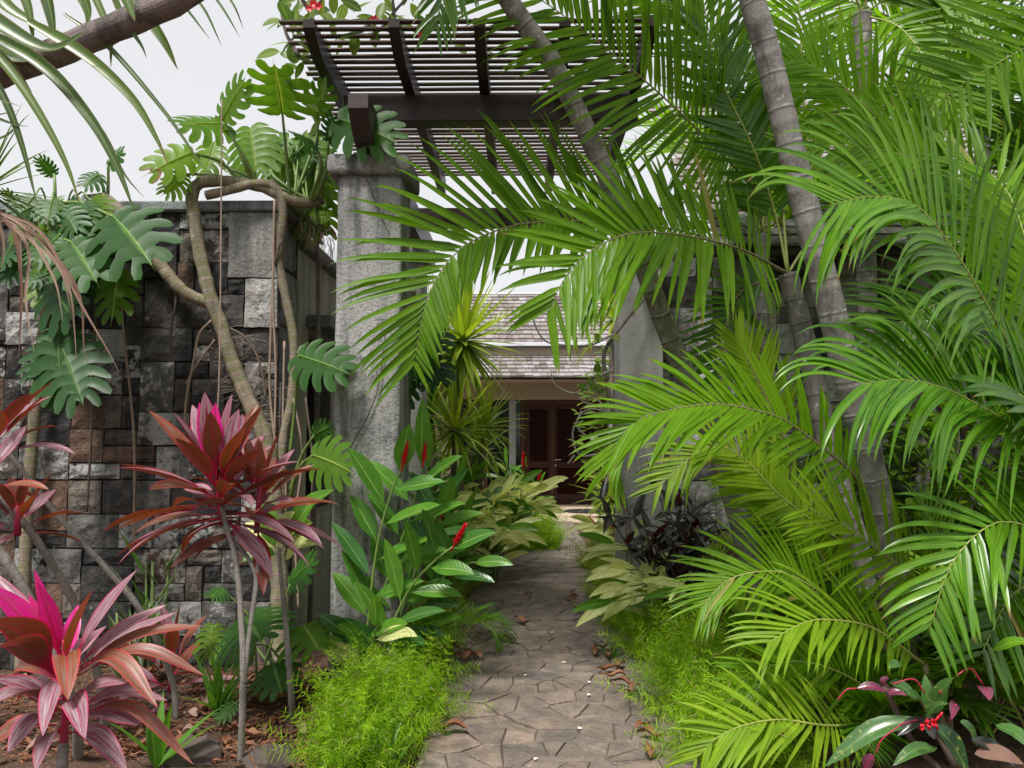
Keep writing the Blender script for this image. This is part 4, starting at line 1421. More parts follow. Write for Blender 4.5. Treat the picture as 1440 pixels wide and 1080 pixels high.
# mat of clinging rootlets
m = MB()
for i in range(150):
    t = R(0, 1)
    sx, sy = lerp(318, 372, t) + R(-28, 26), lerp(470, 600, t) + R(-14, 14)
    a = R(-0.6, 0.6) + (0 if random.random() < 0.5 else math.pi)
    l = R(8, 30)
    C = spline(PP((sx, sy, 5.15), (sx + math.cos(a) * l * .5, sy + math.sin(a) * l * .5 + R(-3, 3), 5.155), (sx + math.cos(a) * l, sy + math.sin(a) * l + R(0, 5), 5.16)), 5)
    m.tube(C, 0.002, 4, cap=False)
for i in range(70):
    sx = R(395, 470)
    sy = 275 + (sx - 395) * 0.75 + R(0, 20)
    C = spline(PP((sx, sy, 5.35), (sx + R(-6, 6), sy + R(10, 22), 5.35), (sx + R(-12, 12), sy + R(25, 48), 5.36)), 5)
    m.tube(C, 0.0016, 4, cap=False)
m.build('rootlets', M_root, mA, kind='stuff')
# leaves: (base px, tip px, depth base, depth tip, width, material, petiole start px or None)
S = lambda x, y, d=5.15: (x, y, d)
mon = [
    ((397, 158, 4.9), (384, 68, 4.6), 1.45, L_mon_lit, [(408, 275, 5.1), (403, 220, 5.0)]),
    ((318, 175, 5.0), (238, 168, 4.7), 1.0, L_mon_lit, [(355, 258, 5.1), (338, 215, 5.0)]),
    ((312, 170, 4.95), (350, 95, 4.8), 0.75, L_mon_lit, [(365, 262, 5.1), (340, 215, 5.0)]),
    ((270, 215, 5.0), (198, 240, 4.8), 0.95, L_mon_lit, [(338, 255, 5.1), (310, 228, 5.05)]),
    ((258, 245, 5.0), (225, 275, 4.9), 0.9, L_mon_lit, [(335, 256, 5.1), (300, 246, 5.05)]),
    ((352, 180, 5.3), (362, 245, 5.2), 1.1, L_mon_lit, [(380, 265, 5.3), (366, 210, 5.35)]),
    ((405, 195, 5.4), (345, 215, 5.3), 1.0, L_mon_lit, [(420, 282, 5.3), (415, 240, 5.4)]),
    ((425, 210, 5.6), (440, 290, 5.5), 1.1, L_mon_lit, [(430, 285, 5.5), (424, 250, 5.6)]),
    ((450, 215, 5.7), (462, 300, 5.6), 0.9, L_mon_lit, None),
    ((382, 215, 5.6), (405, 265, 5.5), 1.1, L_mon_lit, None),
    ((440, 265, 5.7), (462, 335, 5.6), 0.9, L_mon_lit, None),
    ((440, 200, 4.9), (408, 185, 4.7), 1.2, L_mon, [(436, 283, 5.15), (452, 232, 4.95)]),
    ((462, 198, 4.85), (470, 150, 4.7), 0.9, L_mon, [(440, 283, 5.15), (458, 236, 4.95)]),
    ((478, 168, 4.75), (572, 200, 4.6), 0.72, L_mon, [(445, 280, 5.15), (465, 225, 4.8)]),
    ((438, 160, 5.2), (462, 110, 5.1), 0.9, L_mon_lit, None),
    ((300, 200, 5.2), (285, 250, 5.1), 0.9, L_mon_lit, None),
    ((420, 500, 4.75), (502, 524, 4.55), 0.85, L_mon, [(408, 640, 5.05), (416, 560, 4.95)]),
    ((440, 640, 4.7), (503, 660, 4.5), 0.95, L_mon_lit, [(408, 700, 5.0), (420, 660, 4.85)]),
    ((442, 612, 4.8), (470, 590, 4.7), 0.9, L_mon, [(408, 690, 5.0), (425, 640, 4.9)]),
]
for (b, t, w, mt, pet) in mon:
    mon_leaf(mA, P(*b), P(*t), w, (R(-.2, .3), -1, R(0.0, 0.5)), mt, PP(*pet) if pet else [P(R(385, 445), 283, 5.15), P(b[0] + R(-12, 12), b[1] + 30, 5.2)])

for i in range(18):
    x, y, d_ = R(345, 462), R(180, 325), R(5.4, 6.0)
    a = R(0, 6.28)
    mon_leaf(mA, P(x, y, d_), P(x + math.cos(a) * R(30, 48), y + abs(math.sin(a)) * R(20, 48), d_ - 0.08), R(.85, 1.2), (R(-.4, .4), -1, R(0.1, 0.7)), random.choice([L_mon_lit, L_mon_lit, L_mon]), [P(R(395, 445), 285, 5.2), P(x, y + 25, d_)], pr=0.007)
mB = thing('monstera', P(60, 930, 5.0) * 1, 'monstera with dark split leaves spilling over the left end of the block wall', 'monstera', MON_G)
mB.location.z = 0
ORG[mB.name] = Vector(mB.location)
vine(mB, PP((30, 950, 5.06), (40, 700, 5.08), (60, 480, 5.06), (80, 360, 5.0), (110, 310, 5.0), (140, 285, 5.05)), 0.04, 0.035, M_aroid, 40)
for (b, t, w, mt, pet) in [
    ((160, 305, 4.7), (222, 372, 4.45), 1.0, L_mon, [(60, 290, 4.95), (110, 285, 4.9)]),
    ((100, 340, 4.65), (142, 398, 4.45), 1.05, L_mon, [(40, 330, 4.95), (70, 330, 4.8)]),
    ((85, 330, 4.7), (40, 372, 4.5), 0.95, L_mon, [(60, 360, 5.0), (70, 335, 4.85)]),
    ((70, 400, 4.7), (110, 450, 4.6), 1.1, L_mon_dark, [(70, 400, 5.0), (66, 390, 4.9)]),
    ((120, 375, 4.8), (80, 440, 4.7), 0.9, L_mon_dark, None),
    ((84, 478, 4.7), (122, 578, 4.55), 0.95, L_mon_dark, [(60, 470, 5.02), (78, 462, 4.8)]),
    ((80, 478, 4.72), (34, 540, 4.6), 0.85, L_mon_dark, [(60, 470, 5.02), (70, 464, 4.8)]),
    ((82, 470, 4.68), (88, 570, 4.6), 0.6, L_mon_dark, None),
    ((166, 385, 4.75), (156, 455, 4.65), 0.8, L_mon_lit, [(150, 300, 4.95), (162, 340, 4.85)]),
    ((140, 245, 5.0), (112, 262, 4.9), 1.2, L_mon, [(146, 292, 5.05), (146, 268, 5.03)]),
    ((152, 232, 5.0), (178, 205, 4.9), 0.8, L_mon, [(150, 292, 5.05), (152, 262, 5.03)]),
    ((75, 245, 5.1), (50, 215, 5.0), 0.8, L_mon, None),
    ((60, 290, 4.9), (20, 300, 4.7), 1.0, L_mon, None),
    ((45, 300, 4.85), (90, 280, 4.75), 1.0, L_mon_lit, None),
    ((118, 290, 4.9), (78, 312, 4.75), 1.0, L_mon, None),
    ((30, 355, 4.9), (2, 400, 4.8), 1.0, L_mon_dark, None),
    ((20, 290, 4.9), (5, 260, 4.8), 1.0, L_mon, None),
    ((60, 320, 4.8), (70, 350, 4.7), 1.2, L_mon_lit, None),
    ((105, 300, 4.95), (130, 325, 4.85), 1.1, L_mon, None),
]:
    mon_leaf(mB, P(*b), P(*t), w, (R(-.2, .3), -1, R(0.1, 0.6)), mt, PP(*pet) if pet else [P(80, 360, 5.0), P(lerp(80, b[0], .6), min(b[1], 330) + 12, 4.97)])

mC = thing('monstera', ground_under(G(375, 985)), 'low young monstera with light split leaves between cordyline stems and pillar', 'monstera', MON_G)
for (b, t, w, mt) in [((345, 868, 4.55), (372, 905, 4.35), 1.9, L_mon), ((428, 880, 4.55), (452, 912, 4.35), 1.7, L_mon_lit), ((385, 935, 4.4), (398, 978, 4.25), 1.4, L_mon),
                      ((312, 828, 4.7), (292, 842, 4.6), 1.6, L_mon), ((300, 880, 4.8), (288, 935, 4.7), 1.0, L_mon_lit), ((408, 820, 4.8), (450, 775, 4.7), 0.6, L_mon),
                      ((330, 990, 4.2), (300, 1015, 4.1), 0.9, L_mon), ((350, 905, 4.6), (330, 945, 4.5), 0.9, L_mon_lit)]:
    g0 = ORG[mC.name] + Vector((R(-.08, .08), R(0, .25), 0))
    mon_leaf(mC, P(*b), P(*t), w, (R(-.2, .2), -0.7, 0.8), mt, [g0, g0.lerp(P(*b), 0.55) + Vector((0, 0.05, 0.06))], pr=0.007)

for i in range(16):
    x, y, d_ = R(5, 150), R(265, 400), R(4.75, 5.0)
    a = R(0.2, 2.9)
    mon_leaf(mB, P(x, y, d_), P(x + math.cos(a) * R(28, 48), y + math.sin(a) * R(28, 55), d_ - 0.1), R(.85, 1.2), (R(-.4, .4), -1, R(0.1, 0.7)), random.choice([L_mon_dark, L_mon_dark, L_mon, L_mon_lit]), [P(80, 360, 5.03), P(lerp(80, x, .6), y - 8, 4.98)], pr=0.007)
# monstera on the far side of the pillar, hanging towards the path
mD = thing('monstera', Vector((-1.0, 6.6, 0)), 'dark monstera hanging between the two left pillars above the path', 'monstera', MON_G)
vine(mD, [Vector((-1.0, 6.6, -0.02)), Vector((-0.98, 6.5, 1.0)), Vector((-0.92, 6.3, 1.9)), Vector((-0.85, 6.0, 2.7))], 0.03, 0.025, M_aroid, 30)
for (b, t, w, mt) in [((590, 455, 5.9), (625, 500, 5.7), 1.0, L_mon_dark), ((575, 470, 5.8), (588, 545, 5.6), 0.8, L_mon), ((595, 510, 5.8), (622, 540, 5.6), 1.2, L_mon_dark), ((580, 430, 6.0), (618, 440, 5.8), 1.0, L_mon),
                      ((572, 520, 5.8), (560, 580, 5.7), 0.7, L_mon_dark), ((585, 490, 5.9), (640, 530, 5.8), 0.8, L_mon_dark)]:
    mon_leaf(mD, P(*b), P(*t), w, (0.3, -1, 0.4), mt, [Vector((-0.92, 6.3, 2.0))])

# ------------------------------------------------------------------ branch and strap leaves at the top left
pt = thing('screw_pine', Vector((-3.3, 3.0, 0)), 'grey barked branch with long hanging strap leaves at the wall end', 'tree')
br = MB()
C = spline(PP((-330, 470, 3.1), (-200, 250, 3.0), (-90, 150, 2.9), (0, 103, 2.8), (70, 78, 2.75), (135, 50, 2.7), (205, 20, 2.65), (262, -8, 2.6), (320, -60, 2.6)), 70)
C = [Vector((-3.3, 3.0, -0.03)), Vector((-3.28, 3.05, 1.0))] + C
br.tube(spline(C, 90), [lerp(0.075, 0.046, i / 90) * (1 + 0.035 * math.sin(i * 2.1)) for i in range(91)], 12, wob=0.03)
trunkP = br.build('trunk', M_bark, pt)
straps = [
    ([(-30, 40), (60, 92), (127, 167), (165, 235), (190, 300)], 0.05), ([(40, 30), (123, 80), (187, 140), (222, 198), (236, 232)], 0.045), ([(90, 20), (153, 67), (233, 160), (275, 220), (300, 252)], 0.022),
    ([(-20, 60), (27, 117), (67, 180), (95, 235), (112, 285)], 0.034), ([(-40, 70), (3, 132), (30, 200), (52, 285)], 0.03), ([(60, 92), (140, 180), (175, 245), (203, 278)], 0.02),
    ([(185, -20), (213, 30), (235, 65), (250, 98)], 0.05), ([(120, -30), (140, 10), (155, 50), (156, 95)], 0.03), ([(150, -40), (172, 20), (200, 65), (206, 82)], 0.03), ([(60, -30), (72, 20), (78, 62)], 0.05),
    ([(-60, -10), (0, 35), (70, 70), (124, 42)], 0.07), ([(-60, 20), (-10, 60), (40, 82), (95, 60)], 0.08), ([(-40, 60), (10, 90), (45, 130)], 0.06),
    ([(110, -20), (125, 15), (123, 40)], 0.05), ([(230, -20), (260, 10), (295, 55)], 0.012), ([(250, -20), (285, 10), (312, 65)], 0.012), ([(290, -20), (315, 15), (337, 52)], 0.012), ([(310, -20), (330, 10), (342, 40)], 0.01),
    ([(-80, 130), (-20, 160), (20, 175), (40, 178)], 0.02), ([(-80, 170), (-20, 165), (28, 155)], 0.012), ([(-90, 100), (-30, 130), (30, 150)], 0.014), ([(-80, 200), (0, 195), (42, 160)], 0.014),
    ([(-20, -40), (10, 10), (70, 45)], 0.06), ([(20, -40), (40, 10), (48, 60)], 0.04), ([(165, -30), (178, 0), (190, 30)], 0.05)]
for (q, w) in straps:
    d0 = R(2.55, 2.8)
    pts = [P(x, y, d0 - 0.0 * i) for i, (x, y) in enumerate(q)]
    C = spline(pts, 18)
    m = MB()
    rows, ws = [], []
    N = Vector((R(-.4, .4), -1, R(0.1, 0.5)))
    for i in range(19):
        T = (C[min(18, i + 1)] - C[max(0, i - 1)]).normalized()
        Nn = ortho(N, T)
        Sx = T.cross(Nn)
        hw = max(0.0006, 0.5 * w * p_strap(i / 18))
        rows.append([C[i] - Sx * hw + Nn * hw * 0.5, C[i].copy(), C[i] + Sx * hw + Nn * hw * 0.5])
        ws.append(i / 18)
    m.grid(rows, [0, .5, 1], ws, random.random())
    m.build('leaf', L_pand, pt)

# spiky head and its dry skirt just below
sp = thing('screw_pine', P(-70, 935, 4.0) * 1, 'spiky strap leaf rosette with drooping dry brown leaves before the block wall', 'plant')
sp.location.z = 0
ORG[sp.name] = Vector(sp.location)
hd = P(-22, 268, 3.9)
m = MB()
m.tube(spline([Vector(sp.location) - Vector((0, 0, .02)), Vector(sp.location).lerp(hd, 0.5) + Vector((0.1, 0, 0)), hd], 20), 0.05, 10, wob=0.05)
m.build('trunk', M_bark, sp)
for i in range(46):
    a = rad(R(-60, 140))
    el = rad(R(-35, 75))
    d_ = Vector((math.cos(a) * math.cos(el), -math.sin(a) * math.cos(el) * 0.8, math.sin(el)))
    m = MB()
    blade(m, hd, d_, (0, -0.3, 1), R(0.3, 0.52), 0.03, p_strap, 0.35, 0.4, 9)
    m.build('leaf', L_pand, sp)
for q in ([(0, 300), (35, 322), (75, 390), (85, 430), (88, 452)], [(0, 298), (50, 330), (95, 400), (105, 470), (107, 510)], [(0, 300), (60, 340), (110, 410), (118, 490), (126, 520)], [(5, 300), (60, 330), (115, 430), (150, 490), (168, 524)],
          [(0, 305), (20, 330), (30, 400), (27, 490), (25, 505)], [(5, 305), (40, 350), (36, 420), (48, 495)], [(-5, 310), (25, 325), (30, 440)], [(0, 302), (45, 340), (85, 380), (100, 440)], [(-5, 300), (5, 340), (2, 380)]):
    m = MB()
    d0 = R(3.6, 3.85)
    C = spline([P(x, y, d0) for (x, y) in q], 16)
    rows = []
    for i in range(17):
        T = (C[min(16, i + 1)] - C[max(0, i - 1)]).normalized()
        Nn = ortho((R(-.1, .1) + 0.5, -1, 0.2), T)
        Sx = T.cross(Nn)
        hw = max(0.0006, 0.0085 * p_strap(i / 16))
        rows.append([C[i] - Sx * hw + Nn * hw * 0.7, C[i].copy(), C[i] + Sx * hw + Nn * hw * .7])
    m.grid(rows, [0, .5, 1], [i / 16 for i in range(17)], random.random())
    m.build('dry_leaf', L_dead, sp)

# ------------------------------------------------------------------ vine over the pergola
vn = thing('flowering_vine', Vector((-1.6, 5.9, 0)), 'leafy vine with small red flowers sprawling over the pergola top', 'vine')
vine(vn, [Vector((-1.6, 5.9, -0.02)), Vector((-1.55, 5.85, 2)), Vector((-1.5, 5.5, 3.6)), Vector((-1.4, 5.2, 4.3))] + PP((420, -20, 4.9), (480, -30, 5.0)), 0.02, 0.012, M_bark, 40)
for q in ([(495, 52), (520, 35), (560, 28), (600, 32)], [(555, 28), (552, 0), (548, -30)], [(628, 50), (690, 48), (760, 55), (830, 80)], [(420, 80), (400, 40), (392, -20)], [(430, 40), (445, 10), (470, -20)], [(500, 50), (530, 45), (560, 10), (590, -20)]):
    vine(vn, [P(x, y, 5.0) for (x, y) in q], 0.013, 0.008, M_bark, 14, 'branch', 7)
lf_spots = []
for i in range(95):
    c_ = random.choice([(400, 40, 22, 60), (412, 90, 16, 40), (440, 40, 30, 25), (480, 40, 30, 22), (540, 30, 30, 25), (600, 20, 30, 22), (420, 15, 35, 30), (520, 5, 50, 18), (445, 165, 14, 30), (690, 60, 60, 14)])
    lf_spots.append((c_[0] + R(-1, 1) * c_[2], c_[1] + R(-1, 1) * c_[3]))
for (x, y) in lf_spots:
    m = MB()
    a = R(0, 6.28)
    blade(m, P(x, y, R(4.7, 5.6)), (math.cos(a), R(-.4, .4), math.sin(a) * .8 - .2), (R(-.5, .5), -.6, R(.1, .9)), R(0.1, 0.2), R(0.045, 0.085), p_ellipse, 0.5, 0.25, 7)
    m.build('leaf', L_vine, vn)
for (x, y) in ((441, 6), (448, 10), (436, 12), (527, 28), (523, 31), (594, 50)):
    m = MB()
    for j in range(5):
        a = j * 1.25
        blade(m, P(x, y, 4.75), (math.cos(a), -.4, math.sin(a)), (0, -1, 0), 0.035, 0.02, p_ellipse, 0.1, 0.2, 4)
    m.build('flower', M_redfl, vn, kind='stuff')


# ------------------------------------------------------------------ cordylines
COR_G = 'pink and maroon cordylines in the left bed'


def cordy_head(root, c, n, L, W, stalk_len=0.16, pinks=3, up=(0, 0, 1), reds=0.3, spread=(8, 115), seed=1, erect=0.0):
    rs = random.Random(seed)
    up = Vector(up).normalized()
    X = ortho((1, 0, 0), up)
    Y = up.cross(X)
    m = MB()
    m.tube([c - up * stalk_len * 1.1, c - up * stalk_len * 0.4, c + up * 0.03], [0.016, 0.014, 0.008], 8)
    m.build('shoot', M_cord_stalk, root)
    for i in range(n):
        t = i / (n - 1)
        th = rad(lerp(spread[0], spread[1], t ** 0.8) + rs.uniform(-14, 14))
        az = i * 2.39996 + rs.uniform(-.5, .5)
        rdir = X * math.cos(az) + Y * math.sin(az)
        d = up * math.cos(th) + rdir * math.sin(th)
        b = c - up * stalk_len * (t ** 1.0) + rdir * 0.012
        l = L * lerp(0.72, 1.0, min(1, t * 2.2)) * rs.uniform(0.85, 1.12)
        mt = L_cord_pink if i < pinks else (L_cord_red if rs.random() < reds else L_cord)
        mb = MB()
        face = up * math.sin(th) - rdir * math.cos(th) + Vector((0, 0, 0.4))
        blade(mb, b, d, face, l, W * rs.uniform(0.85, 1.15), p_cordy, lerp(0.1, 0.75, t) * rs.uniform(0.7, 1.25), 0.42, 12, rnd=rs.random(), power=1.3, twist=rs.uniform(-.7, .7), cross=5)
        lf = mb.build('leaf', mt, root)


def cordy_stem(root, pts, r0, r1):
    m = MB()
    C = spline(pts, 40)
    m.tube(C, [lerp(r0, r1, i / 40) * (1 + 0.05 * math.sin(i * 2.6)) for i in range(41)], 9, wob=0.05)
    m.build('stem', M_cord_stem, root)


b = G(338, 1075)
c1 = thing('cordyline', ground_under(b), 'tall cordyline with hot pink crown leaf on grey forked stems before the block wall', 'cordyline', COR_G)
b.z = -0.03
cordy_stem(c1, [b] + PP((342, 950, 3.66), (338, 850, 3.7), (330, 780, 3.75), (318, 742, 3.78), (312, 712, 3.8)), 0.017, 0.012)
cordy_stem(c1, PP((342, 960, 3.66), (352, 880, 3.68), (360, 820, 3.7), (352, 790, 3.75), (322, 752, 3.8)) , 0.012, 0.01)
cordy_stem(c1, PP((352, 880, 3.68), (362, 800, 3.72), (360, 755, 3.8)), 0.011, 0.009)
cordy_head(c1, P(305, 672, 3.8), 36, 0.53, 0.092, 0.22, 0, (-0.05, -0.25, 1), 0.4, (4, 112), 3)
cordy_head(c1, P(365, 690, 3.95), 26, 0.42, 0.078, 0.2, 0, (0.1, -0.15, 1), 0.5, (8, 115), 5)
for (bb, tt, w, mt) in (((304, 668, 3.76), (303, 566, 3.7), 0.1, L_cord_pink), ((300, 668, 3.78), (280, 566, 3.76), 0.07, L_cord_pink), ((312, 665, 3.74), (336, 575, 3.7), 0.1, L_cord), ((318, 668, 3.76), (342, 582, 3.8), 0.09, L_cord)):
    m = MB()
    leaf_to(m, P(*bb), P(*tt), (R(-.2, .2), -1, 0.3), w, p_cordy, 0.0, 0.4, 12, None, 5, 0.01)
    m.build('leaf', mt, c1)
b = G(412, 1010)
c2 = thing('cordyline', ground_under(b), 'thin cordyline stem with broad green and cream leaves beside the pillar', 'cordyline', COR_G)
b.z = -0.03
cordy_stem(c2, [b] + PP((408, 955, 4.25), (402, 880, 4.3), (396, 820, 4.35), (392, 770, 4.4)), 0.02, 0.011)
for (bb, tt, w) in [((395, 775, 4.4), (470, 688, 4.25), 0.13), ((390, 770, 4.4), (415, 720, 4.3), 0.12), ((398, 790, 4.4), (448, 765, 4.2), 0.13), ((392, 780, 4.4), (340, 790, 4.3), 0.1), ((395, 765, 4.4), (440, 735, 4.3), 0.1), ((388, 775, 4.45), (362, 700, 4.5), 0.12), ((390, 775, 4.45), (345, 735, 4.5), 0.12)]:
    m = MB()
    leaf_to(m, P(*bb), P(*tt), (0, -0.8, 0.7), w, p_petioled, 0.14, 0.3, 10, None, 5)
    m.build('leaf', random.choice([L_gin, L_var]), c2)

b = G(95, 1130)
c3 = thing('cordyline', ground_under(b), 'large low cordyline with broad magenta and maroon leaves in the bed corner', 'cordyline', COR_G)
b.z = -0.03
ctr = P(92, 985, 2.75)
cordy_stem(c3, [b, ctr - Vector((0, 0, 0.25)), ctr - Vector((0, 0, 0.15))], 0.025, 0.018)
m = MB()
m.tube(spline([ctr - Vector((0, 0, .3)), ctr, P(90, 900, 2.75)], 8), [0.02, 0.018, 0.016, 0.014, 0.012, 0.011, 0.01, 0.009, 0.006], 8)
m.build('shoot', M_cord_stalk, c3)
big = [  # base px, tip px, tip depth, width, material, arch
    ((80, 935), (-20, 820), 2.6, 0.12, L_cord_pink, 0.05), ((88, 930), (40, 835), 2.75, 0.05, L_cord_pink, 0.0), ((85, 935), (48, 800), 2.7, 0.05, L_cord_pink, 0.03), ((88, 930), (52, 818), 2.6, 0.07, L_cord_pink, 0.02),
    ((90, 940), (130, 830), 2.55, 0.12, L_cord_red, 0.04), ((95, 940), (194, 800), 2.75, 0.11, L_cord, 0.02), ((98, 945), (235, 850), 2.85, 0.07, L_cord, 0.06), ((85, 950), (-30, 870), 2.4, 0.14, L_cord, 0.1), ((82, 955), (-40, 925), 2.3, 0.13, L_cord, 0.15),
    ((90, 940), (95, 985), 2.45, 0.09, L_cord_red, 0.25), ((100, 950), (222, 995), 2.55, 0.075, L_cord_red, 0.24), ((100, 955), (288, 950), 2.75, 0.065, L_cord_red, 0.2), ((100, 945), (285, 880), 2.9, 0.06, L_cord_red, 0.1),
    ((95, 1000), (180, 960), 2.6, 0.08, L_cord, 0.1), ((95, 1010), (272, 1075), 2.65, 0.06, L_cord_red, 0.22), ((85, 1000), (-30, 1000), 2.4, 0.12, L_cord, 0.15), ((80, 1000), (-10, 955), 2.6, 0.1, L_cord, 0.1), ((88, 1000), (120, 1040), 2.35, 0.09, L_cord, 0.15),
    ((92, 990), (150, 1005), 2.9, 0.09, L_cord, 0.1), ((86, 985), (20, 990), 3.0, 0.08, L_cord, 0.15), ((95, 960), (250, 860), 3.0, 0.06, L_cord, 0.08), ((85, 1010), (10, 1060), 2.5, 0.1, L_cord, 0.2), ((98, 1015), (200, 1020), 2.7, 0.09, L_cord, 0.15), ((82, 960), (10, 960), 2.9, 0.1, L_cord_red, 0.2),
    ((92, 945), (150, 880), 2.95, 0.08, L_cord, 0.05), ((85, 945), (-15, 800), 2.85, 0.08, L_cord, 0.05), ((96, 960), (60, 1035), 2.4, 0.09, L_cord, 0.2), ((100, 1000), (235, 985), 2.8, 0.07, L_cord, 0.15), ((80, 1020), (-20, 1050), 2.7, 0.09, L_cord_red, 0.15),
    ((95, 1030), (180, 1085), 2.6, 0.08, L_cord, 0.15), ((88, 1030), (50, 1085), 2.5, 0.08, L_cord, 0.2), ((90, 935), (110, 850), 2.85, 0.07, L_cord_pink, 0.0), ((84, 940), (-5, 880), 2.85, 0.09, L_cord_red, 0.08)]
for (bb, tt, dt, w, mt, ar) in big:
    m = MB()
    leaf_to(m, P(bb[0], bb[1], 2.74), P(tt[0], tt[1], dt), (R(-.3, .3), -0.6, 0.9), w * R(0.72, 0.92), p_cordy, ar, 0.42, 14, None, 5, 0.015)
    m.build('leaf', mt, c3)
b = G(150, 1040)
c4 = thing('cordyline', ground_under(b), 'cordyline on bare leaning grey canes reaching past the bed corner', 'cordyline', COR_G)
b.z = -0.03
cordy_stem(c4, [b] + PP((140, 960, 3.9), (110, 860, 3.75), (65, 780, 3.6), (20, 720, 3.5), (-40, 670, 3.4)), 0.022, 0.016)
cordy_stem(c4, [G(248, 1010) - Vector((0, 0, .03))] + PP((243, 960, 4.3), (205, 870, 4.1), (150, 800, 4.0), (85, 730, 3.9), (30, 660, 3.8), (5, 630, 3.75)), 0.018, 0.012)
cordy_stem(c4, [G(110, 1070) - Vector((0, 0, .03))] + PP((105, 1000, 3.55), (60, 880, 3.4), (10, 790, 3.3), (-30, 740, 3.3)), 0.024, 0.018)
cordy_head(c4, P(-8, 600, 3.72), 16, 0.4, 0.07, 0.14, 1, (-0.1, -0.1, 1), 0.2, (10, 95), 8)
cordy_head(c4, P(25, 720, 3.5), 12, 0.26, 0.06, 0.1, 0, (0.1, -0.2, 1), 0.5, (10, 100), 9)
cordy_head(c4, P(-20, 660, 3.4), 12, 0.3, 0.07, 0.12, 1, (0.0, -0.2, 1), 0.5, (10, 100), 10)
b = G(240, 990)
c5 = thing('cordyline', ground_under(b), 'small low cordyline with dark maroon leaves at the wall foot', 'cordyline', COR_G)
cordy_head(c5, b + Vector((0, 0, 0.3)), 12, 0.42, 0.075, 0.3, 0, (0.1, -0.2, 1), 0.3, (15, 95), 14)
b = G(215, 905)
c6 = thing('cordyline', ground_under(b), 'cordyline with dull red brown leaves behind the green straps at the wall', 'cordyline', COR_G)
cordy_stem(c6, [ground_under(b), b + Vector((0, 0, 0.5))], 0.014, 0.01)
cordy_head(c6, b + Vector((0, 0, 0.62)), 12, 0.4, 0.06, 0.15, 0, (0.3, -0.2, 1), 0.7, (15, 90), 15)

# ------------------------------------------------------------------ low strap plants along the wall
STR_G = 'white edged strap plants along the wall foot'
for i, (px, py, h, n, lab) in enumerate(((75, 930, 0.95, 30, 'upright white edged strap plant at the wall foot under the leaning canes'), (215, 945, 0.9, 34, 'tall white edged strap plant behind the big magenta cordyline'), (185, 975, 0.6, 28, 'short white edged strap plant beside the maroon cordyline'), (262, 935, 0.6, 20, 'thin pale strap plant beside the young monstera'))):
    b = G(px, py)
    t = thing('strap_plant', ground_under(b), lab, 'plant', STR_G)
    ncan = 4
    for j in range(n):
        cx = R(-0.12, 0.12)
        z = R(0.1, 0.75) * h
        az = R(0, 6.28)
        m = MB()
        blade(m, b + Vector((cx, R(-.1, .1), z)), (math.cos(az) * .55, math.sin(az) * .5, 0.8), (-math.cos(az), -math.sin(az), .6), R(0.25, 0.4) * h / 0.8, 0.034, p_lance, 0.3, 0.35, 7)
        m.build('leaf', L_var_str if j % 4 else L_gin, t)
    for j in range(ncan):
        cx = R(-0.12, 0.12)
        m = MB()
        m.tube([ground_under(b) + Vector((cx * .6, 0, -.02)), b + Vector((cx, 0, h * .8))], 0.008, 6)
        m.build('stem', M_petiole, t)


def tuft(name, b, n, L, W, mat, label, cat, group=None, el=(35, 80), droop=0.6, prof=p_strap, single=True, fold=0.35, face=None):
    t = thing(name, b, label, cat, group)
    mm = MB()
    for j in range(n):
        az = j * 2.4 + R(-.3, .3)
        e = rad(R(*el))
        m = MB() if single else mm
        blade(m, b + Vector((R(-.02, .02), R(-.02, .02), 0)), (math.cos(az) * math.cos(e), math.sin(az) * math.cos(e), math.sin(e)), face or (0, 0, 1), L * R(0.7, 1.15), W * R(.8, 1.15), prof, droop, fold, 8)
        if single:
            m.build('leaf', mat, t)
    if not single:
        mm.build('foliage', mat, t, kind='stuff')
    return t


tuft('bromeliad', ground_under(G(222, 1095)), 7, 0.36, 0.055, L_gin, 'light green broad leaved seedling before the rocks', 'plant', None, (40, 75), 0.5, p_lance)
tuft('young_plant', ground_under(G(305, 1015)), 12, 0.34, 0.05, L_gin, 'bright green young plant with narrow leaves between cordyline stems', 'plant', None, (20, 75), 0.6, p_lance)
tuft('spider_plant', ground_under(G(540, 1090)), 20, 0.3, 0.022, L_gin, 'grassy blue green plant in front of the fern edging', 'plant', None, (20, 80), 0.8)
tuft('spider_plant', ground_under(G(905, 985)), 16, 0.2, 0.016, L_var_str, 'small striped grassy plant at the right edge of the path', 'plant', None, (20, 80), 0.8)
tuft('spider_plant', ground_under(G(862, 925)), 14, 0.2, 0.016, L_gin, 'small dark grassy plant by the dead leaves', 'plant', None, (20, 80), 0.8)

# ------------------------------------------------------------------ red ginger at the pillar foot
GIN_G = 'red gingers beside the path'


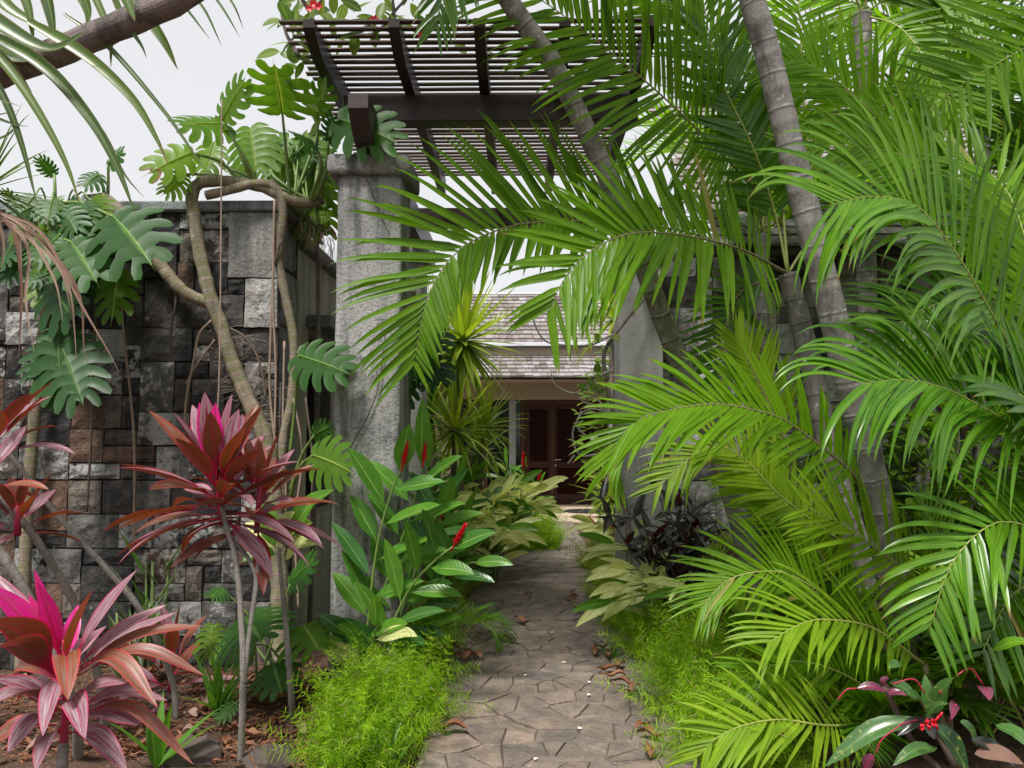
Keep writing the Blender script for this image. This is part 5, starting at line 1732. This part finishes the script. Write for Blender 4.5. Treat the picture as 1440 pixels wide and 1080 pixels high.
def ginger(root, pts, leaves, L, W, mats, flower=None, droop=0.35, r=0.011, side=None, start=0.25, fsize=1.0, narrow=False):
    C = spline(pts, 30)
    m = MB()
    m.tube(C, [lerp(r, r * 0.45, i / 30) for i in range(31)], 8)
    m.build('stem', M_petiole, root)
    T0 = (C[-1] - C[0]).normalized()
    sdv = Vector(side).normalized() if side else ortho((1, -0.3, 0), T0)
    for i in range(leaves):
        t = start + (1 - start) * i / max(1, leaves - 1)
        k_ = min(29, int(t * 30))
        p = C[k_]
        T = (C[min(30, k_ + 1)] - C[max(0, k_ - 1)]).normalized()
        sg = 1 if i % 2 else -1
        e = rad(R(38, 62)) if t < 0.97 else rad(12)
        sv = (sdv * sg + Vector((R(-.25, .25), R(-.35, .15), 0))).normalized()
        d = T * math.cos(e) + sv * math.sin(e)
        m = MB()
        blade(m, p, d, T * math.sin(e) - sv * math.cos(e) * .4 + Vector((0, -0.75, 0.25)), L * R(0.75, 1.12), W * R(0.85, 1.15), p_lance if narrow else p_petioled, droop * R(.6, 1.4), 0.28, 10, cross=5, wave=0.02)
        m.build('leaf', random.choice(mats), root)
    if flower:
        flower_spike(root, C[-1], (C[-1] - C[-3]).normalized(), flower)


def flower_spike(root, p, d, h):
    d = (Vector(d) + Vector((0, 0, 0.8))).normalized()
    m = MB()
    X = ortho((1, 0, 0), d)
    Y = d.cross(X)
    m.tube([p - d * 0.03, p + d * h * 0.9], [0.007, 0.003], 6)
    n = int(34)
    for i in range(n):
        t = i / n
        az = i * 2.4
        rd = X * math.cos(az) + Y * math.sin(az)
        blade(m, p + d * h * t * 0.85, rd * (0.75 - 0.5 * t) + d * 0.75, -rd + d, h * lerp(0.32, 0.2, t), h * 0.15, p_ellipse, 0.0, 0.5, 5)
    m.build('flower', M_redfl, root, kind='stuff')


b = G(506, 958)
g1 = thing('red_ginger', ground_under(b), 'upright red ginger with broad leaves and red flower spike before the weathered pillar', 'ginger', GIN_G)
b.z = -0.03
ginger(g1, [b] + PP((515, 900, 4.6), (522, 830, 4.6), (532, 760, 4.58), (548, 700, 4.55), (566, 655, 4.5)), 11, 0.4, 0.12, [L_gin, L_gin, L_gin_dark], 0.16, 0.25, start=0.3)
ginger(g1, [b + Vector((.03, .05, 0))] + PP((520, 890, 4.7), (550, 800, 4.7), (578, 720, 4.65), (595, 650, 4.6)), 9, 0.4, 0.11, [L_gin, L_gin], 0.13, 0.35, start=0.4)
ginger(g1, [b + Vector((-.02, .0, 0))] + PP((512, 930, 4.55), (525, 900, 4.45), (530, 880, 4.4)), 5, 0.34, 0.1, [L_gin, L_var], None, 0.9, start=0.5)
b = G(535, 968)
g2 = thing('red_ginger', ground_under(b), 'red ginger leaning right over the path edge with drooping glossy leaves', 'ginger', GIN_G)
b.z = -0.03
ginger(g2, [b] + PP((545, 900, 4.55), (575, 830, 4.45), (610, 790, 4.35), (638, 768, 4.3)), 10, 0.38, 0.095, [L_gin_dark, L_gin, L_gin], 0.15, 0.5, start=0.3)
ginger(g2, [b + Vector((.05, .2, 0))] + PP((560, 880, 4.85), (585, 800, 4.8), (612, 740, 4.75), (622, 722, 4.7)), 9, 0.36, 0.1, [L_gin, L_gin_dark], 0.12, 0.4, start=0.25)
ginger(g2, [b + Vector((.12, .25, 0))] + PP((580, 880, 4.9), (605, 830, 4.85), (640, 800, 4.8), (668, 790, 4.75)), 8, 0.34, 0.085, [L_gin_dark, L_gin], None, 0.6, start=0.3)
ginger(g2, [b + Vector((.1, .5, 0))] + PP((580, 840, 5.2), (600, 760, 5.2), (620, 710, 5.15)), 10, 0.42, 0.11, [L_gin, L_gin_dark], None, 0.5, start=0.2)
b = G(612, 850)
g3 = thing('red_ginger', ground_under(b), 'red ginger between the pillars below the variegated leaves', 'ginger', GIN_G)
for (dx, dy, px, py, fl) in ((0, 0, 600, 660, None), (.1, .2, 640, 690, .12), (-.1, .3, 585, 640, None), (.15, -.1, 650, 740, None), (-.05, .5, 612, 690, 0.1)):
    b0 = b + Vector((dx, dy, 0))
    q = P(px, py, b.y + dy - .1)
    ginger(g3, [b0 - Vector((0, 0, .03)), b0.lerp(q, 0.5), q], 10, 0.42, 0.1, [L_gin_dark, L_gin], fl, 0.5, start=0.2)

# variegated ginger mound and red ginger behind, by the house
b = Vector((-0.78, 8.7, 0))
g4 = thing('variegated_ginger', b, 'cream striped variegated ginger arching over the left of the path', 'ginger')
for i in range(36):
    a = R(-2.6, 0.9)
    dx, dy = R(-.5, .5), R(-.8, .8)
    ln = R(0.55, 0.95)
    b0 = b + Vector((dx, dy, 0))
    e = b0 + Vector((math.cos(a) * ln * .75, math.sin(a) * ln * .75, R(0.6, 1.1)))
    ginger(g4, [b0 - Vector((0, 0, .03)), b0.lerp(e, 0.5) + Vector((0, 0, 0.28)), e], 16, 0.44, 0.085, [L_var, L_var, L_var, L_gin], None, 0.7, 0.012, start=0.3, side=(-math.sin(a), math.cos(a), 0))
b = Vector((0.05, 11.6, 0))
g5 = thing('red_ginger', b, 'far red ginger with two red spikes in front of the doors', 'ginger', GIN_G)
for (px, py, fl) in ((738, 660, .26), (758, 680, .22), (712, 655, None), (725, 680, None), (742, 700, None), (700, 665, None)):
    q = P(px, py, 11.3)
    b0 = b + Vector((R(-.3, .3), R(-.3, .3), 0))
    ginger(g5, [b0 - Vector((0, 0, .03)), b0.lerp(q, .5), q], 12, 0.32, 0.075, [L_gin, L_vine], fl, 0.4, start=0.3)
b = Vector((1.0, 7.2, 0))
g6 = thing('variegated_ginger', Vector((1.02, 5.9, 0)), 'yellow green arching ginger below the dark croton bush', 'ginger')
for (bx_, by_, px, py, d) in ((1.2, 5.7, 862, 846, 5.5), (1.2, 5.9, 884, 824, 5.6), (1.05, 6.1, 880, 800, 5.7), (1.15, 8.6, 835, 735, 8.3), (1.2, 8.4, 862, 745, 8.2), (1.2, 7.0, 865, 765, 6.9), (1.25, 5.6, 960, 830, 5.3)):
    q = P(px, py, d)
    b0 = Vector((bx_, by_, 0))
    ginger(g6, [b0 - Vector((0, 0, .03)), b0.lerp(q, .5) + Vector((0.05, 0, 0.2)), q], 10, 0.4, 0.07, [L_var, L_gin, L_var], 0.1 if d > 8 else None, 0.8, start=0.35)

# ------------------------------------------------------------------ yucca and strap plants between pillar and house
def rosette(root, c, n, L, W, mat, el=(-60, 88), droop=0.12, fold=0.3, seed=1):
    rs = random.Random(seed)
    for i in range(n):
        az = i * 2.39996
        e = rad(lerp(el[1], el[0], (i / n) ** 0.9) + rs.uniform(-6, 6))
        m = MB()
        d = Vector((math.cos(az) * math.cos(e), math.sin(az) * math.cos(e), math.sin(e)))
        blade(m, c + d * 0.03, d, (0, 0, 1) if abs(d.z) < .95 else (-math.cos(az), -math.sin(az), 0.2), L * rs.uniform(0.8, 1.1), W, p_strap, droop * (1.6 if e < 0 else 0.6), fold, 7)
        m.build('leaf', mat, root)


b = Vector((-0.62, 9.0, 0))
yu = thing('yucca', b, 'yucca with a round spiky head of pointed light green leaves', 'yucca')
c_ = P(650, 480, 9.0)
vine(yu, [b - Vector((0, 0, .03)), b.lerp(c_, .5) + Vector((-.08, 0, 0)), c_], 0.055, 0.05, M_bark, 20, 'trunk')
rosette(yu, c_, 100, 0.86, 0.085, L_yuc, (-72, 88), 0.12, 0.3, 2)
DR_G = 'dracaenas behind the left pillars'
for i, (px, py, d, n, L, mt, lab) in enumerate(((640, 606, 8.4, 70, 0.75, L_yuc, 'broad headed dracaena under the yucca head'), (682, 600, 9.6, 60, 0.6, L_yuc, 'pale arching dracaena in front of the house window'), (606, 585, 9.0, 60, 0.75, L_drac, 'dracaena close behind the half hidden pillar'),
                                              (610, 470, 10.5, 60, 0.8, L_yuc, 'tall light green dracaena left of the yucca head'), (672, 640, 9.8, 50, 0.6, L_yuc, 'low pale dracaena above the variegated ginger'))):
    c_ = P(px, py, d)
    b = Vector((c_.x - 0.1, c_.y, 0))
    t = thing('dracaena', b, lab, 'dracaena', DR_G)
    vine(t, [b - Vector((0, 0, .03)), b.lerp(c_, .5) + Vector((R(-.08, .08), 0, 0)), c_], 0.035, 0.03, M_bark, 14, 'trunk')
    rosette(t, c_, n, L, 0.045, mt, (-50, 88), 0.7, 0.35, 5 + i)
for i, (px, py, d, n, L, lab) in enumerate(((858, 700, 9.5, 40, 0.5, 'low spiky dracaena left of the far right pillar'), (862, 450, 11.0, 60, 0.9, 'tall dracaena behind the far right pillar'))):
    c_ = P(px, py, d)
    b = Vector((c_.x + .05, c_.y, 0))
    t = thing('dracaena', b, lab, 'dracaena', 'dracaenas behind the right pillar')
    vine(t, [b - Vector((0, 0, .03)), b.lerp(c_, .5) + Vector((R(-.08, .08), 0, 0)), c_], 0.035, 0.03, M_bark, 14, 'trunk')
    rosette(t, c_, n, L, 0.045, L_yuc, (-50, 88), 0.4, 0.35, 25 + i)


# leafy shrubs that close the gaps further back
def shrub(name, b, rx, ry, h, n, L, W, mat, label, cat='shrub', group=None, zlow=0.1):
    t = thing(name, b, label, cat, group)
    m = MB()
    tips = []
    for j in range(9):
        a = R(0, 6.28)
        e = b + Vector((math.cos(a) * rx * R(.2, .8), math.sin(a) * ry * R(.2, .8), h * R(.5, .95)))
        m.tube(spline([b - Vector((0, 0, .03)), b.lerp(e, .5) + Vector((R(-.1, .1), R(-.1, .1), 0)), e], 8), [lerp(0.02, .006, i / 8) for i in range(9)], 6)
    m.build('branches', M_bark, t)
    f = MB()
    for j in range(n):
        a, s = R(0, 6.28), math.sqrt(R(0.05, 1))
        z = R(zlow, 1)
        k_ = math.sqrt(max(0.05, 1 - (2 * z - 0.9) ** 2 * 0.7)) * (1 + 0.3 * math.sin(a * 3 + z * 7))
        p = b + Vector((math.cos(a) * rx * s * k_, math.sin(a) * ry * s * k_, h * z))
        d = Vector((math.cos(a) + R(-.6, .6), math.sin(a) + R(-.6, .6), R(-.5, .7)))
        blade(f, p, d, (R(-.3, .3), R(-.6, .2), 1), L * R(.6, 1.2), W * R(.7, 1.2), p_ellipse, 0.4, 0.25, 4)
    f.build('foliage', mat, t, kind='stuff')
    return t


shrub('shrub', Vector((-3.0, 12.5, 0)), 1.6, 1.0, 3.4, 2200, 0.22, 0.08, L_shrub, 'leafy green shrub far behind the left pillars')
shrub('shrub', Vector((1.75, 11.6, 0)), 0.75, 0.9, 3.0, 1500, 0.2, 0.08, L_vine, 'yellow green shrub behind the far right pillar and liana')
shrub('shrub', Vector((-1.5, 10.8, 0)), 0.7, 0.7, 1.5, 900, 0.2, 0.07, L_shrub, 'low shrub between the dracaenas and the house')
shrub('shrub', Vector((3.6, 6.6, 0)), 1.5, 0.6, 1.8, 2000, 0.2, 0.06, L_shrub, 'dense green shrub in front of the right stone wall')
shrub('tree', Vector((-4.6, 9.5, 0)), 1.6, 1.5, 3.6, 2000, 0.22, 0.09, L_mon_lit, 'leafy crown rising behind the block wall', 'tree', zlow=0.35)

# dark croton bush on the right of the path
b = Vector((1.35, 5.75, 0))
dk = thing('croton', b, 'dark purple black leaved croton bush in front of the far right pillar', 'croton')
for j in range(16):
    a = R(2.0, 6.6)
    e = P(R(830, 990), R(640, 800), R(5.2, 5.9))
    C = spline([b + Vector((R(-.15, .15), R(-.15, .15), -.02)), b.lerp(e, .5) + Vector((R(-.1, .1), R(-.1, .1), 0.05)), e], 12)
    m = MB()
    m.tube(C, [lerp(0.012, .004, i / 12) for i in range(13)], 6)
    m.build('branch', M_root_d, dk)
    for q in range(18):
        t = R(0.3, 1)
        p = C[min(11, int(t * 12))]
        m = MB()
        d = Vector((R(-1, 1), R(-1, .6), R(-.3, 1)))
        blade(m, p, d, (R(-.5, .5), -0.5, 1), R(0.15, 0.27), R(0.04, 0.068), p_lance, 0.4, 0.3, 6)
        m.build('leaf', L_black, dk)

# ------------------------------------------------------------------ speckled croton with interrupted leaves at the lower right
b = ground_under(G(1330, 1090))
ic = thing('croton', b, 'speckled croton with broken leaves joined by red threads and tiny red buds', 'croton')
cc = P(1306, 1010, 3.3)
m = MB()
m.tube(spline([b - Vector((0, 0, .03)), P(1340, 1075, 3.3), P(1322, 1040, 3.3), cc], 10), 0.014, 8)
m.build('stem', M_root_d, ic)
m = MB()
m.tube(spline(PP((1330, 1090, 3.35), (1285, 1045, 3.35), (1255, 990, 3.35), (1245, 965, 3.35)), 14), 0.013, 8)
m.build('stem', M_root_d, ic)
for (bb, tt, w, mt) in [((1300, 1012), (1160, 1078), .1, L_inter), ((1310, 1020), (1362, 1085), .12, L_inter), ((1303, 1005), (1276, 976), .07, L_inter), ((1306, 1005), (1300, 948), .07, L_inter), ((1312, 1004), (1342, 952), .08, L_inter), ((1308, 1005), (1322, 960), .07, L_inter),
                        ((1296, 1015), (1315, 1040), .06, L_black), ((1318, 1052), (1256, 1076), .07, L_inter), ((1245, 972), (1205, 968), .055, L_inter_p), ((1246, 975), (1275, 978), .05, L_inter_p), ((1243, 965), (1250, 955), .06, L_inter_p), ((1250, 960), (1290, 985), .07, L_inter),
                        ((1303, 1012), (1262, 1035), .06, L_black), ((1380, 965), (1392, 985), .07, L_inter_p), ((1230, 1062), (1215, 1082), .06, L_inter_p), ((1300, 1010), (1335, 990), .05, L_inter), ((1345, 990), (1338, 1012), .05, L_inter_p), ((1350, 1015), (1375, 1050), .08, L_inter),
                        ((1370, 1060), (1440, 1075), .09, L_dead), ((1365, 1040), (1430, 1080), .08, L_black), ((1395, 915), (1460, 905), .06, L_palm_gloss), ((1400, 1020), (1460, 1060), .1, L_inter), ((1268, 935), (1250, 940), .05, L_inter)]:
    m = MB()
    dd = R(3.15, 3.35)
    leaf_to(m, P(bb[0], bb[1], 3.3), P(tt[0], tt[1], dd), (R(-.2, .2), -.7, .8), w * 0.78, p_ellipse, 0.12, 0.3, 9, None, 5, 0.02)
    m.build('leaf', mt, ic)
for q in ([(1205, 968), (1190, 970), (1178, 984)], [(1330, 990), (1328, 978), (1320, 972)], [(1345, 990), (1340, 1000), (1335, 1014)], [(1268, 1018), (1240, 1040), (1232, 1060)], [(1345, 950), (1365, 940), (1382, 962)], [(1255, 962), (1285, 955), (1300, 975)], [(1290, 1012), (1268, 1018)]):
    m = MB()
    m.tube(spline([P(x, y, 3.25) for (x, y) in q], 10), 0.0032, 6)
    m.build('leaf_thread', M_redvein, ic)
m = MB()
for j in range(16):
    p = P(1306 + R(-14, 14), 1018 + R(-8, 8), 3.2)
    m.tube([p, p + Vector((R(-.015, .015), -0.015, R(-.005, .035)))], [0.006, 0.003], 6)
m.build('buds', M_redfl, ic, kind='stuff')

# ------------------------------------------------------------------ asparagus fern edging
def fern_mesh(n, r, h, seed):
    rs = random.Random(seed)
    m = MB()
    for i in range(n):
        az = rs.uniform(0, 6.283)
        e = rad(rs.uniform(22, 88))
        p = Vector((rs.uniform(-.3, .3) * r, rs.uniform(-.3, .3) * r, 0))
        d = Vector((math.cos(az) * math.cos(e), math.sin(az) * math.cos(e), math.sin(e)))
        L = h * rs.choice([rs.uniform(0.45, 0.8), rs.uniform(0.8, 1.35)])
        ra = rs.random()
        ns = 13
        for k_ in range(ns):
            d = (d + GRAV * 0.07 * (k_ / ns) * 2 + Vector((rs.uniform(-.1, .1), rs.uniform(-.1, .1), rs.uniform(-.05, .1)))).normalized()
            p = p + d * (L / ns)
            if k_ < 3:
                continue
            X = ortho((rs.uniform(-1, 1), rs.uniform(-1, 1), rs.uniform(-1, 1)), d)
            Y = d.cross(X)
            for q in range(5):
                a = q * 1.2566 + rs.uniform(-.5, .5)
                nd = (X * math.cos(a) + Y * math.sin(a)) * 0.9 + d * 0.55 + Vector((0, 0, -.1))
                ln = rs.uniform(0.024, 0.05)
                w = Vector((rs.uniform(-1, 1), rs.uniform(-1, 1), rs.uniform(-1, 1))).normalized() * 0.0022
                b0 = len(m.v)
                rr_ = min(1, max(0, ra * 0.75 + rs.uniform(0, .2)) if rs.random() > 0.06 else 1.0)
                m.add(p - w, 0, 0, rr_)
                m.add(p + w, 1, 0, rr_)
                m.add(p + nd * ln + w * .6, 1, 1, rr_)
                m.add(p + nd * ln - w * .6, 0, 1, rr_)
                m.f.append((b0, b0 + 1, b0 + 2, b0 + 3))
    return m


variants = []
for s in range(3):
    variants.append((fern_mesh(230, 0.55, 0.36, 50 + s).mesh('asparagus_fern', L_fern), fern_mesh(200, 0.5, 0.36, 70 + s).mesh('asparagus_fern', L_fern_dull)))
ferns = []
left = [(510, 1062), (545, 1000), (568, 960), (530, 1040), (578, 1020), (490, 1085), (560, 935), (595, 905), (625, 850), (632, 830)]
right = [(930, 925), (960, 962), (985, 1010), (1015, 1060), (912, 890), (985, 945), (1025, 1000), (888, 880), (860, 845), (852, 822), (845, 800), (1040, 1085), (1065, 1055), (950, 905)]
far_l = [(745, 768), (762, 772), (735, 765), (758, 760), (720, 772), (700, 775)]
lab = {'l': 'bright feathery asparagus fern edging the left of the path', 'r': 'bright feathery asparagus fern edging the right of the path', 'f': 'round lime green asparagus fern mound below the variegated ginger'}
for key, lst in (('l', left), ('r', right), ('f', far_l)):
    for i, (px, py) in enumerate(lst):
        b = G(px, py, 0.0)
        b.z = bed(b.x, b.y)
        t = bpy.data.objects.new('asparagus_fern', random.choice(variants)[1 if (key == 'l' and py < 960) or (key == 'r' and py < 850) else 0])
        col.objects.link(t)
        t.location = b
        t.rotation_euler = (0, 0, R(0, 6.28))
        s = R(0.78, 1.02) * (1.25 if key == 'f' else 1)
        t.scale = (s, s, s * R(1.05, 1.35))
        lb = lab[key]
        if key == 'l':
            lb = 'lime green asparagus fern beside the grassy plant at the left path edge' if py > 1020 else ('feathery asparagus fern at the feet of the red gingers' if py > 925 else 'dull asparagus fern around the small palm seedling left of the path')
        elif key == 'r':
            lb = 'dull asparagus fern under the dark croton bush' if py < 850 else ('bright asparagus fern beside the dead leaves on the right path edge' if py < 960 else 'bright asparagus fern under the lowest pale palm fronds')
        tag(t, lb, 'fern', 'asparagus ferns along the path' if key != 'f' else 'far asparagus ferns')

# fine feather palm seedling on the left edge
b = ground_under(G(640, 905))
t = thing('palm_seedling', b, 'small dark green palm seedling arching over the left path edge', 'palm', 'palm seedlings under the stems')
for j in range(9):
    az = j * 2.4
    frond(t, arc_pts(b, az, rad(R(50, 80)), R(0.5, 0.68), R(2.2, 3.4)), 18, 0.2, 0.014, (-math.cos(az) * .5, -math.sin(az) * .5, 1), (60, 30), 10, 0.7, L_palm_gloss, M_rachis, lo=0.3, nseg=5, rr=0.005)

# ------------------------------------------------------------------ curling liana at the far right pillar
li = thing('liana', Vector((0.98, 7.0, 0)), 'twisted bare grey liana curling off the far right pillar', 'liana')
vine(li, [Vector((0.98, 7.0, -.02)), Vector((0.95, 6.95, 0.9))] + PP((866, 690, 6.9), (868, 620, 6.9), (860, 570, 6.9), (850, 520, 6.9), (852, 490, 6.9), (880, 450, 6.9), (905, 420, 7.0), (925, 380, 7.0)), 0.03, 0.014, M_bark, 50)
for q in ([(866, 660), (845, 640), (815, 640), (805, 610), (818, 582), (835, 575), (862, 585)], [(862, 520), (845, 528), (825, 545), (808, 553), (790, 548), (778, 538), (775, 525)], [(862, 585), (840, 572), (820, 565), (815, 558)], [(818, 578), (812, 600), (838, 625)], [(862, 470), (830, 485), (790, 485), (765, 478), (750, 450), (748, 420)],
          [(808, 640), (800, 650), (798, 652)], [(860, 585), (840, 560), (836, 545)]):
    vine(li, [P(x, y, 6.85) for (x, y) in q], 0.012, 0.007, M_wood_l, 22, 'branch', 7)
for (x, y) in ((828, 532), (836, 545), (840, 525), (826, 548), (848, 535), (850, 550), (860, 470), (845, 480)):
    m = MB()
    a = R(0, 6.28)
    blade(m, P(x, y, 6.85), (math.cos(a), -.3, math.sin(a)), (0, -1, .4), 0.1, 0.07, p_ellipse, 0.3, 0.2, 6)
    m.build('leaf', L_vine, li)

# ------------------------------------------------------------------ rocks, fallen leaves and petals
for i, (px, py, s, lab_) in enumerate(((375, 1072, 0.13, 'dark flat rock at the foot of the cordyline stem'), (470, 1015, 0.12, 'reddish rock beside the big curled dead leaf'), (262, 1072, 0.15, 'large dark rock behind the light green seedling'), (230, 985, 0.1, 'grey stone in the soil at the wall foot'), (488, 1000, 0.13, 'grey rock at the pillar foot'), (840, 905, 0.08, 'dark stone under the dead leaves at the right path edge'), (618, 1000, 0.07, 'dark stone at the left path edge'))):
    b = G(px, py)
    b.z = bed(b.x, b.y)
    m = MB()
    rows = []
    for a in range(7):
        th = a / 6 * math.pi
        rows.append([Vector((math.sin(th) * math.cos(f * .6283), math.sin(th) * math.sin(f * .6283), math.cos(th) * 0.6)) for f in range(10)])
    m.grid(rows, [0] * 10, [0] * 7, 0.5, True)
    rs = random.Random(i)
    ph = [rs.uniform(0, 6) for _ in range(6)]
    m.v = [b + v * s * (1 + 0.22 * math.sin(v.x * 3 + ph[0]) * math.cos(v.y * 4 + ph[1]) + 0.1 * math.sin(v.z * 9 + ph[2] + v.x * 6)) for v in m.v]
    tag(m.build('rock', M_rock, None, False, org=b), lab_, 'rock', 'rocks in the bed')


def dead_leaf(p, L, W, label, group, curl=1.2, mat=None):
    az = R(0, 6.28)
    m = MB()
    d = Vector((math.cos(az), math.sin(az), 0.25))
    rnd = random.random()
    rows, ws = [], []
    N = Vector((0, 0, 1))
    sd = Vector((-math.sin(az), math.cos(az), 0))
    bend = R(-.6, .6)
    for i in range(9):
        s = i / 8
        q = Vector((math.cos(az) * (s - .5) * L, math.sin(az) * (s - .5) * L, 0.008 + abs(math.sin(s * 5 + bend)) * 0.16 * L)) + sd * bend * L * .3 * s * s
        hw = max(0.001, 0.5 * W * p_lance(s))
        c0 = math.cos(curl * s)
        rows.append([p + q - sd * hw * c0 + N * hw * (0.6 + .5 * s), p + q - sd * hw * .5 + N * hw * .15, p + q, p + q + sd * hw * .5 + N * hw * .15, p + q + sd * hw * c0 + N * hw * (0.6 + .4 * s)])
        ws.append(s)
    m.v = []
    m.grid(rows, [0, .25, .5, .75, 1], ws, rnd)
    o = m.build('dead_leaf', mat or L_litter, None, True, org=p)
    tag(o, label, 'leaf', group)


for (px, py, L, W, lb) in ((735, 880, 0.3, 0.05, 'long curled brown leaf lying across the middle of the path'), (706, 903, 0.16, 0.05, 'curled brown leaf lying near the left side of the path'), (742, 838, 0.1, 0.05, 'small curled brown leaf further along the path'), (440, 1015, 0.24, 0.13, 'large curled orange brown leaf on the soil before the pillar')):
    dead_leaf(G(px, py, 0.015), L, W, lb, None)
edge_spots = [(648, 912), (655, 920), (645, 900), (662, 926), (640, 925), (850, 945), (862, 955), (880, 965), (888, 975), (870, 940), (855, 925), (905, 1025), (918, 1040), (800, 848), (806, 842), (815, 862), (838, 920), (845, 915), (632, 1030), (640, 885), (668, 925), (912, 1060), (690, 805), (670, 790)]
for (px, py) in edge_spots:
    dead_leaf(G(px, py, 0.02), R(.1, .2), R(.04, .07), 'curled reddish brown dead leaf in the litter along the left path edge' if px < 720 else 'curled reddish brown dead leaf in the litter along the right path edge', 'dead leaves along the path edges')
soil_spots = [(R(210, 500), R(955, 1075)) for _ in range(46)] + [(R(30, 220), R(990, 1075)) for _ in range(12)]
for (px, py) in soil_spots:
    p = G(px, py)
    p.z = bed(p.x, p.y) + 0.01
    dead_leaf(p, R(.08, .2), R(.03, .08), 'dry brown dead leaf on the soil of the left bed', 'dead leaves on the left bed', mat=random.choice([L_litter, L_litter, L_dead]))
for (px, py) in ((740, 950), (793, 932), (826, 978), (815, 1025), (752, 1068), (718, 890), (738, 812), (740, 760), (828, 960), (775, 890), (700, 812), (760, 785)):
    m = MB()
    p = G(px, py, 0.018)
    for j in range(3):
        a = R(0, 6.28)
        blade(m, p, (math.cos(a), math.sin(a), .3), (0, 0, 1), R(.012, .024), .016, p_ellipse, .3, .5, 4)
    tag(m.build('petal', L_petal, None, org=p), 'tiny white fallen blossom on the flagstones', 'petal', 'white blossoms on the path')
# fine litter of twigs, chips and crumbled leaves on the beds
m = MB()
for i in range(5200):
    px, py = (R(0, 640), R(935, 1080)) if i % 3 else (R(840, 1100), R(860, 1080))
    p = G(px, py)
    if p.y < 2.6 or (PX0 + 0.1 < p.x < PX1 - 0.1):
        continue
    p.z = bed(p.x, p.y) + R(.002, .02)
    a = R(0, 6.28)
    blade(m, p, (math.cos(a), math.sin(a), R(-.1, .35)), (R(-.4, .4), R(-.4, .4), 1), R(.015, .07), R(.006, .022), p_ellipse, .3, .6, 3)
o = m.build('leaf_litter', L_litter, None, kind='stuff')
o['label'] = 'crumbled brown leaf litter covering the beds'
